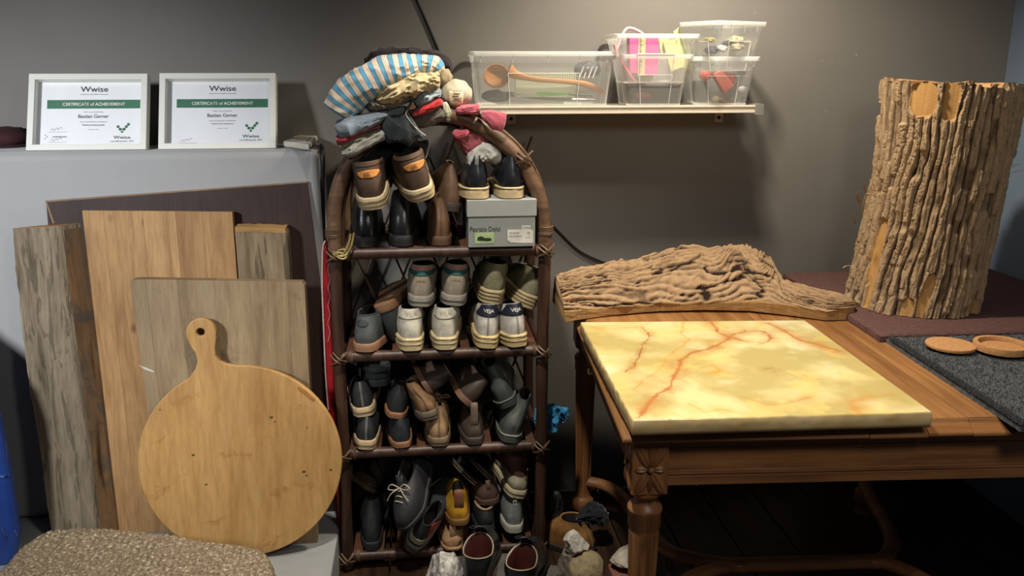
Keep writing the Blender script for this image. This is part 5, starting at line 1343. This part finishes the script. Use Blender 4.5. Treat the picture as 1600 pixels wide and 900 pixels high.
make_shoe('dark_pump', 'black shoe with a pale insole rim, right of the yellow one', 760, 834, 2.262, (40, 42, 46), (34, 34, 36), trim=(176, 150, 116), trimr=.004, **{**LO, 'hw': .072, 'hz': .07, 'ow': .028})
make_shoe('brown_suede_shoe', 'flat brown suede shoe with a strap, lying above the black pale-rimmed one', 766, 790, 2.285, (92, 70, 58), (84, 62, 50), rot=(0, -4, 4), pull=((104, 80, 64), .012, .007), **{**LO, 'hw': .09, 'hz': .06, 'tz': .06, 'sole': .018})
make_shoe('silver_sneaker', 'metallic silver sneaker with a black heel tab and white trefoil', 805, 834, 2.25, (150, 154, 152), (190, 186, 170), umat=plain((176, 180, 176), (130, 134, 132), rough=.35, metal=.35, scale=30), patches=(('heel_tab', -1.3, 1.3, .74, 1.0, (22, 24, 26), 'trap'),), **{**SN, 'hw': .074, 'hz': .112, 'sole': .026, 'ow': .022})
make_shoe('canvas_sneaker', 'dirty cream canvas sneaker lying over the silver one', 809, 780, 2.265, (150, 142, 118), (196, 184, 146), rot=(0, 10, 2), lines=(.6,), **{**SN, 'hw': .078, 'hz': .06, 'tz': .07, 'sole': .026, 'ow': .03, 'wr': .003})
make_shoe('brown_leather_shoe', 'reddish brown leather shoe tucked at the top right of the bottom shelf', 815, 757, 2.285, (98, 66, 54), (80, 54, 46), rot=(0, -8, 6), **{**BT, 'hw': .074, 'hz': .105, 'ow': .030, 'sole': .016})
for i, (px, py, l_) in enumerate(((738, 752, 'left black flip-flop with a cream-lined rim hanging in the bottom shelf'), (764, 745, 'right black flip-flop with a cream-lined rim hanging in the bottom shelf'))):
    t = thing('flip_flop', l_, 'shoe', tuple(aty(px, py, 2.30)), (R(-8), R(46), R(8)))
    oo = MB(); rs_ = []
    fo, fu = shoe_fn(dict(L=.25, hw=.075, bw=.09, sole=.02, hz=.03, tz=.03, toe=.02, oy0=.01, oy1=.1, ow=.02, seed=1))
    for z_, g in ((-.008, -.002), (-.007, 0), (.007, 0), (.008, -.002)): rs_.append([fo(2 * pi * k / 40, g) + Vector((0, 0, z_)) for k in range(40)])
    oo.rings(rs_).build('sole', plain((26, 26, 28), rough=.8), t, local=True, smooth=True)
    for z_ in (-.004, .004): MB().tube([fo(2 * pi * k / 40, .001) + Vector((0, 0, z_)) for k in range(41)], .0011, 4, cap=False).build('rim_line', plain((150, 126, 92), bump=0), t, local=True)
    MB().tube(spline([(-.035, .08, .008), (-.02, .13, .035), (0, .19, .010), (.02, .13, .035), (.035, .08, .008)], 6), .006, 8, flat=.5).build('strap', plain((34, 34, 36)), t, local=True, smooth=True)
# trefoil on the silver sneaker
ts = [o for o in SHOES if o.name.startswith('silver')][0]
lg_ = MB()
for ang_, l in ((0, .009), (38, .008), (-38, .008)):
    Rm = Matrix.Rotation(R(-ang_), 3, 'Y')
    pts = [Rm @ Vector((.0028 * sin(2 * pi * k / 12), 0, l * .5 - l * .5 * cos(2 * pi * k / 12))) for k in range(12)]
    lg_.prism([q + Vector((0, -.0052, .094)) for q in pts], (0, .002, 0))
for k in range(2): lg_.box(-.007, .007, -.0052, -.004, .0905 - k * .0022, .0915 - k * .0022)
b_ = shoe_fn(dict(L=.285, hw=.074, bw=.104, sole=.026, hz=.112, tz=.1, toe=.066, oy0=.016, oy1=.135, ow=.022, seed=1, wr=0))[1](0, .85)
for q in lg_.v: q.y += b_.y + .001
lg_.build('trefoil_logo', plain((220, 222, 220), bump=0), ts, local=True)

# --- on the floor in front
blk = MB().box(.035, .30, 2.02, 2.215, 0, .055).build('added_block', plain((84, 80, 76), (60, 56, 52), rough=.9, scale=20, bump=.6), bevel=.006)  # added support, not a visible stone; lifts the black shoes to their height
tag(blk, 'low dark support block added to raise the black lace-up shoes off the floor', 'stone')
bg = {**LO, 'L': .27, 'hw': .088, 'bw': .108, 'sole': .020, 'hz': .098, 'tz': .112, 'mz': .090, 'toe': .062, 'ow': .040, 'oy0': .012, 'oy1': .120, 'rough': .3, 'spec': .5, 'trim': (186, 170, 140), 'lin': (92, 34, 26), 'wr': .0022, 'lace': (30, 30, 32)}
make_shoe('black_brogue', 'left black leather lace-up shoe with a red-brown lining on the floor before the rack', 742, 885, 2.02, (28, 30, 32), (24, 24, 24), rot=(0, 0, -12), z=.056, **bg)
make_shoe('black_brogue', 'right black leather lace-up shoe with a red-brown lining and creased front', 806, 905, 1.955, (30, 32, 34), (24, 24, 24), rot=(0, 0, -20), z=.056, **{**bg, 'wr': .004})
make_shoe('black_ankle_boot', 'black ankle boot with a big pull loop standing on the floor right of the rack', 867, 850, 2.32, (34, 36, 38), (26, 28, 30), z=0.0, rot=(0, 0, -6), pull=((60, 64, 66), .028, .012), trim=(30, 30, 30), lines=(.95,), linec=(90, 94, 96), **{**BT, 'hw': .085, 'hz': .135, 'sole': .03})
make_shoe('ochre_boot', 'ochre brown leather boot on the floor left of the table leg', 926, 862, 2.26, (150, 106, 54), (40, 34, 30), z=0.0, rot=(0, 0, 44), seam=(180, 160, 130), **{**BT, 'L': .25, 'hw': .098, 'bw': .108, 'hz': .100, 'tz': .095, 'ow': .034, 'sole': .02, 'wr': .004, 'trim': (180, 130, 80)})

# ------------------------------------------------------------------ cloth
def cloth_mat(c, c2=None, rough=.95, scale=60, bump=.5): return plain(c, c2 or tuple(int(x * .84) for x in c), rough=rough, scale=scale, bump=bump, bscale=420, bdist=.0012, sheen=.25, spec=.15)
def stripes():
    n = N('striped_cotton'); uv = n.n('ShaderNodeUVMap'); uv.uv_map = 'UVMap'; sp = n.n('ShaderNodeSeparateXYZ'); n.l(uv.outputs[0], sp.inputs[0])
    m = n.n('ShaderNodeMath', operation='MULTIPLY'); m.inputs[1].default_value = 44.0; n.l(sp.outputs[0], m.inputs[0])
    fr = n.n('ShaderNodeMath', operation='FRACT'); n.l(m.outputs[0], fr.inputs[0])
    r_ = n.ramp(fr.outputs[0], [(0, srgb((88, 152, 186))), (.36, srgb((98, 160, 192))), (.38, srgb((36, 44, 66))), (.42, srgb((220, 206, 186))), (.52, srgb((224, 210, 192))), (.54, srgb((186, 104, 70))), (.58, srgb((224, 210, 192))), (.68, srgb((224, 210, 192))), (.70, srgb((60, 58, 74))), (.73, srgb((222, 208, 188))), (.86, srgb((222, 208, 188))), (.88, srgb((186, 104, 70))), (.92, srgb((220, 206, 186))), (.95, srgb((36, 44, 66))), (.98, srgb((88, 152, 186)))])
    n.t.nodes[-1]
    for x in n.t.nodes:
        if x.bl_idname == 'ShaderNodeValToRGB': x.color_ramp.interpolation = 'CONSTANT'
    n.set(color=r_, rough=.95, spec=.1, sheen=.2); n.bump(n.noise(n.coords(), 400, 3), .4, .001); return n.m
def drape(name, label, cat, pts, mat, amp=.004, fq=22, n=10, nr=40, parent=None, sq=2.6, fold=0, fs=0, seed=0, ends=.55):
    """pts: (px, py, Y, half height in metres, half depth in metres) - a soft folded bundle swept along a path"""
    c = spline([aty(a, b, Y) for a, b, Y, h_, d_ in pts], n); hs = [x[3] for x in pts]; ds = [x[4] for x in pts]
    rs = []; uv = []; L_ = 0; N_ = len(c)
    for i, p in enumerate(c):
        t = i / (N_ - 1) * (len(pts) - 1); k = min(int(t), len(pts) - 2); u = t - k
        h_ = lerp(hs[k], hs[k + 1], u); d_ = lerp(ds[k], ds[k + 1], u)
        e = i / (N_ - 1); ef = min(1, (min(e, 1 - e) * N_ / 2.5 + .02)) ** ends
        T = (c[min(i + 1, N_ - 1)] - c[max(i - 1, 0)]).normalized(); sid = Vector((0, 1, 0)); upv = sid.cross(T).normalized(); 
        if upv.z < 0: upv = -upv
        if i: L_ += (c[i] - c[i - 1]).length
        ring = []
        for j in range(nr):
            a = 2 * pi * j / nr; ca, sa = cos(a), sin(a)
            ca = (1 if ca > 0 else -1) * abs(ca) ** (2 / sq); sa = (1 if sa > 0 else -1) * abs(sa) ** (2 / sq)
            q = p + sid * ca * d_ * ef + upv * sa * h_ * ef
            k_ = Vector((seed * 5.3, seed, 0)); nn_ = (q - p).normalized()
            g = noise.noise(q * fq + k_) * amp + noise.noise(q * fq * 2.7 + k_) * amp * .45 + noise.noise(q * fq * 7 + k_) * amp * .12
            fv = noise.noise(Vector((L_ * 26 + seed, ca * 2.6, sa * 2.6))); g += amp * (.9 * (1 - abs(fv) * 4) if abs(fv) < .25 else 0) - amp * .2
            if fold:      # layered fold lines along the length
                g += fold * (abs(sin(sa * fs + noise.noise(q * 9 + k_) * 1.5)) - .6)
            ring.append(q + nn_ * g); uv.append((L_, j / nr))
        rs.append(ring)
    m = MB().rings(rs); m.uv = uv
    o = m.build(name, mat, parent, smooth=True, sub=0)
    if label: tag(o, label, cat)
    return o
den = (120, 132, 142)
YC = 2.315
drape('folded_sweater', 'dark folded garment at the back top of the clothes pile', 'garment', [(578, 112, 2.42, .03, .04), (600, 98, 2.43, .04, .05), (640, 92, 2.44, .03, .05), (690, 98, 2.44, .022, .05), (700, 112, 2.44, .012, .04)], cloth_mat((48, 42, 48)), seed=1, amp=.007)
drape('striped_shirt', 'blue, cream and rust striped folded shirt on top of the clothes pile', 'garment', [(527, 178, 2.265, .040, .05), (545, 152, 2.27, .046, .07), (575, 130, 2.275, .046, .085), (608, 114, 2.28, .043, .09), (640, 106, 2.29, .034, .09), (660, 102, 2.30, .024, .08), (677, 106, 2.31, .026, .07), (686, 116, 2.32, .016, .05)], stripes(), amp=.005, fq=14, seed=2, n=14, nr=60)
drape('beige_trousers', 'crumpled beige trousers below the striped shirt', 'garment', [(588, 158, 2.275, .014, .06), (612, 146, 2.27, .026, .08), (640, 133, 2.268, .028, .08), (668, 128, 2.272, .026, .08), (688, 128, 2.28, .014, .06)], cloth_mat((196, 178, 138)), amp=.011, fq=26, seed=3, n=14, nr=70, fold=.004, fs=3)
drape('dark_beige_cloth', 'brownish beige cloth lying folded between beige trousers and black top', 'garment', [(572, 166, 2.285, .012, .05), (598, 160, 2.28, .020, .07), (630, 152, 2.285, .018, .07), (668, 142, 2.30, .012, .06)], cloth_mat((120, 104, 84)), amp=.008, seed=4)
drape('grey_jeans', 'folded faded blue-grey jeans at the left of the clothes pile', 'garment', [(527, 206, 2.262, .020, .06), (548, 198, 2.262, .026, .08), (575, 190, 2.268, .020, .08), (600, 180, 2.28, .014, .07), (640, 172, 2.30, .012, .06)], cloth_mat(den), amp=.005, seed=5, fold=.002, fs=2)
drape('crimson_shirt', 'crimson folded shirt layered under the grey jeans', 'garment', [(526, 218, 2.262, .014, .06), (545, 215, 2.262, .013, .07), (570, 202, 2.27, .008, .07), (598, 194, 2.28, .006, .06)], cloth_mat((140, 40, 52)), amp=.004, seed=6)
drape('olive_shirt', 'thin olive folded shirt under the crimson one', 'garment', [(534, 227, 2.27, .010, .06), (560, 216, 2.27, .012, .07), (600, 203, 2.285, .008, .06)], cloth_mat((124, 122, 98)), amp=.004, seed=7)
drape('grey_tshirt', 'light grey folded t-shirt at the bottom left of the clothes pile', 'garment', [(534, 238, 2.262, .009, .05), (550, 234, 2.262, .017, .07), (575, 219, 2.27, .020, .07), (600, 208, 2.28, .018, .06), (615, 206, 2.30, .010, .05)], cloth_mat((146, 144, 134)), amp=.006, seed=8, fold=.002, fs=3)
bt = thing('black_apron', 'black apron with a pale cord edging draped over the front of the clothes pile', 'garment', tuple(aty(625, 235, 2.24)))
blk_m = cloth_mat((48, 54, 58), (32, 38, 42), scale=26)
fr = [(591, 172), (604, 178), (618, 178), (632, 174), (640, 180), (648, 192), (655, 205), (661, 212), (650, 220), (640, 230), (634, 226), (622, 222), (606, 224), (600, 214), (594, 196)]
cc_ = Vector((625, 198, 0)); rg = []
for t in (1, .82, .64, .46, .28, .12, .02):
    ring = []
    for k in range(len(fr)):
        for s in range(4):
            a, b = fr[k], fr[(k + 1) % len(fr)]; x = lerp(lerp(a[0], b[0], s / 4), cc_.x, 1 - t); y = lerp(lerp(a[1], b[1], s / 4), cc_.y, 1 - t)
            q = aty(x, y, 2.222); q.y += .010 * noise.noise(Vector((x * .07, y * .03, 2))) + (.012 if t == 1 else 0) - .012 * (1 - t); ring.append(q)
    rg.append(ring)
MB().rings(rg, cap0=False).build('bib', blk_m, bt, smooth=True, solid=.003)
ring_pts = [(602, 178), (610, 170), (622, 158), (636, 149), (645, 152), (640, 165), (633, 175)]
MB().tube(spline([aty(a, b, 2.228) for a, b in ring_pts], 6), [.004] * 12 + [.007] * 25, 10, flat=.5).build('neck_strap', cloth_mat((84, 88, 90)), bt, smooth=True)
MB().tube(spline([aty(a, b, 2.216) for a, b in ((585, 165), (579, 160), (592, 164), (602, 168), (612, 162))], 6), .0022, 6).build('tie', plain((180, 176, 164), bump=0), bt, smooth=True)
MB().tube(spline([aty(a, b, 2.215) for a, b in ((637, 172), (634, 178), (640, 188), (650, 200), (665, 212))], 6), .0013, 6).build('cord', plain((190, 188, 176), bump=0), bt, smooth=True)
drape('pale_blue_cloth', 'pale blue-grey crumpled cloth right of the black apron', 'garment', [(648, 164, 2.27, .012, .04), (662, 155, 2.262, .018, .05), (676, 146, 2.27, .015, .05), (690, 146, 2.28, .009, .04)], cloth_mat((158, 172, 180)), amp=.007, fq=30, seed=9)
drape('red_cloth', 'bright red folded cloth right of the black apron', 'garment', [(642, 180, 2.268, .006, .04), (655, 174, 2.262, .012, .05), (675, 165, 2.262, .013, .05), (692, 157, 2.268, .009, .04)], cloth_mat((176, 44, 46)), amp=.004, seed=10)
drape('taupe_cloth', 'smooth taupe cloth hanging below the red one', 'garment', [(640, 190, 2.285, .016, .04), (662, 186, 2.28, .022, .05), (682, 178, 2.28, .022, .05), (700, 176, 2.285, .014, .04)], cloth_mat((104, 98, 90)), amp=.003, seed=11)
drape('grey_sock', 'small grey sock bundled beside the string ball', 'sock', [(672, 150, 2.30, .01, .03), (684, 148, 2.30, .012, .03), (694, 152, 2.29, .008, .02)], cloth_mat((120, 120, 122)), amp=.004, seed=21)
tag(MB().ell(aty(694, 122, 2.36), (.022, .03, .025), 24, amp=.2, fq=2).build('beige_bundle', cloth_mat((176, 160, 130)), smooth=True), 'beige rounded bundle behind the right end of the trousers', 'bundle')
drape('white_strap', 'white and green patterned strap at the right end of the red cloth', 'strap', [(693, 160, 2.25, .006, .006), (698, 170, 2.246, .008, .008), (701, 182, 2.246, .006, .006), (700, 190, 2.25, .003, .004)], cloth_mat((206, 202, 180), (120, 124, 90), scale=120), amp=.002, seed=12)
# string ball with a paper tag
wb = thing('paper_ball', 'cream paper-wrapped ball with a label on the right of the clothes pile', 'ball', tuple(aty(715, 150, 2.28)))
pc = aty(714, 147, 2.285)
MB().ell(pc, (.039, .04, .037), 36, amp=.10, fq=2.2).build('wrapper', plain((190, 182, 160), (168, 160, 138), rough=.7, scale=40, bump=.5), wb, smooth=True)
pl_ = []
for j in range(7):
    pl_.append([pc + Vector((sin(a) * .0395 * cos(b) - .004, -cos(a) * .0405 * cos(b) - .0015, sin(b) * .039 - .002)) for a in [R(-28 + 8 * i) for i in range(8)] for b in [R(-38 + j * 9)]])
MB().rings(pl_, close=False, cap0=False, cap1=False).build('label', plain((222, 214, 184), (206, 190, 150), rough=.6, bump=.1), wb, smooth=True, solid=.0008)
tx = MB()
for j in range(5):
    z_ = .012 - j * .006; tx.box(pc.x - .014 + .003 * (j % 2), pc.x + .010 - .004 * (j % 3), pc.y - .0435, pc.y - .0425, pc.z + z_ - .004, pc.z + z_ - .0025)
tag(tx.build('print', plain((120, 96, 70), bump=0), wb), kind='stuff')
# pink socks over the arch
pk_m = cloth_mat((184, 92, 106), (160, 76, 90), bump=.8)
drape('pink_sock', 'rolled pink sock end beside the paper ball on top of the arch', 'sock', [(712, 174, 2.25, .006, .02), (724, 171, 2.246, .011, .025), (738, 171, 2.246, .013, .028), (750, 168, 2.25, .010, .025)], pk_m, amp=.003, seed=13)
drape('pink_sock', 'flat pink sock foot draped over the outside of the arch', 'sock', [(752, 178, 2.246, .008, .018), (764, 182, 2.236, .018, .016), (776, 188, 2.234, .024, .012), (790, 192, 2.236, .022, .008)], pk_m, amp=.002, seed=14)
drape('pink_towel', 'dusty pink cloth hanging inside the arch above the loafers', 'cloth', [(712, 206, 2.285, .012, .02), (724, 214, 2.285, .024, .03), (742, 224, 2.295, .040, .03), (765, 228, 2.31, .034, .03), (778, 232, 2.31, .018, .02)], cloth_mat((158, 84, 92)), amp=.006, seed=15)
drape('pink_sock', 'curled pink roll hanging just inside the top of the arch', 'sock', [(708, 205, 2.262, .006, .012), (716, 210, 2.256, .012, .014), (726, 208, 2.258, .010, .014), (732, 203, 2.262, .005, .01)], cloth_mat((186, 84, 98)), amp=.002, seed=16)
drape('white_cloth', 'crumpled white cloth resting on the left black loafer', 'cloth', [(738, 262, 2.28, .012, .02), (744, 244, 2.285, .024, .03), (757, 236, 2.29, .026, .03), (770, 244, 2.295, .018, .03), (776, 256, 2.30, .008, .02)], cloth_mat((186, 184, 178), (160, 158, 152)), amp=.006, fq=24, seed=17)
drape('dark_scarf', 'black cloth stuffed under the arch above the brown sneakers', 'cloth', [(560, 262, 2.33, .02, .04), (590, 240, 2.34, .034, .05), (630, 232, 2.35, .030, .05), (668, 240, 2.36, .03, .05)], cloth_mat((34, 38, 40)), amp=.008, seed=18)
# blue glove crumpled behind the right upright
drape('blue_glove', 'crumpled light blue nitrile glove stuck behind the right rack upright', 'glove', [(846, 668, 2.33, .02, .015), (858, 652, 2.33, .034, .02), (868, 648, 2.33, .030, .02), (877, 650, 2.33, .018, .015), (880, 660, 2.33, .008, .01)], plain((80, 166, 212), (60, 140, 190), rough=.35, scale=30), amp=.016, fq=36, seed=19, n=12)
# dark dusty bag over the ochre boot
drape('black_cloth', 'black dusty crumpled cloth lying over the ochre boot', 'cloth', [(900, 812, 2.29, .010, .02), (914, 806, 2.30, .018, .03), (930, 802, 2.31, .022, .04), (945, 808, 2.33, .016, .04)], cloth_mat((30, 34, 38), (20, 22, 26)), amp=.010, seed=20)

# ------------------------------------------------------------------ stones on the floor
def rock(name, label, px, py, zc, r_, col, col2, planes, seed, rough=.9, cut=.78, amp=.10, n=3, bump=.8, cat='stone'):
    rnd = random.Random(seed); c_ = atz(px, py, zc)
    bmx = bmesh.new(); bmesh.ops.create_icosphere(bmx, subdivisions=5, radius=1)
    ns = []
    for k in range(planes):
        d = Vector((rnd.uniform(-1, 1), rnd.uniform(-1, 1), rnd.uniform(-.8, 1))).normalized(); ns.append((d, rnd.uniform(cut - .12, cut + .12)))
    for v_ in bmx.verts:
        q = v_.co.copy()
        for d, h_ in ns:
            e = q.dot(d) - h_
            if e > 0: q -= d * e
        q *= 1 + amp * noise.noise(q * 3.2 + Vector((seed, 0, 0))) + amp * .35 * noise.noise(q * 11 + Vector((seed, 0, 0))) + amp * .14 * noise.noise(q * 30)
        v_.co = Vector((q.x * r_[0], q.y * r_[1], max(q.z * r_[2], -r_[2] * .85)))
    m = MB(); m.add([v_.co + c_ for v_ in bmx.verts], [tuple(v_.index for v_ in f_.verts) for f_ in bmx.faces]); bmx.free()
    mz = min(q.z for q in m.v)
    if mz < .001:
        for q in m.v: q.z += .001 - mz
    o = m.build(name, plain(col, col2, rough=rough, scale=60, bump=bump, bscale=220, bdist=.003), smooth=True)
    return tag(o, label, cat)
rock('white_stone', 'white angular rock chunk balanced on top of the stones', 901, 848, .125, (.036, .036, .040), (226, 218, 204), (200, 190, 174), 7, 5, cut=.66)
rock('tan_stone', 'rounded tan sandy stone in front of the white chunk', 917, 890, .055, (.052, .05, .055), (176, 158, 122), (146, 128, 94), 4, 8, cut=.9, amp=.06)
rock('grey_stone', 'grey flat stone behind and left of the tan stone', 884, 880, .05, (.03, .05, .055), (142, 132, 116), (104, 94, 82), 8, 11, cut=.66)
rock('dull_stone', 'dull grey-brown stone low at the right of the black shoes', 866, 905, .03, (.034, .04, .035), (110, 104, 94), (84, 78, 70), 6, 13)
rock('speckled_stone', 'speckled white and black granite stone left of the black shoes', 697, 896, .07, (.055, .06, .075), (222, 218, 210), (96, 92, 88), 6, 17, cut=.76)
rock('split_stone', 'pale split stone lying on the reddish brick left of the table leg', 985, 870, .085, (.058, .05, .028), (204, 194, 176), (176, 164, 146), 6, 21, cut=.7)
rock('dark_stone', 'grey faceted stone just right of the near table leg', 1035, 882, .05, (.042, .05, .052), (136, 130, 120), (98, 92, 84), 7, 23, cut=.66)
bc = atz(990, 900, .05)
bk_o = MB().box(bc.x - .06, bc.x + .05, bc.y - .03, bc.y + .06, .001, .056).build('brick', plain((146, 96, 82), (112, 70, 58), rough=.9, scale=40, bump=.8), bevel=.004)
tag(bk_o, 'reddish brown brick under the pale split stone', 'brick')
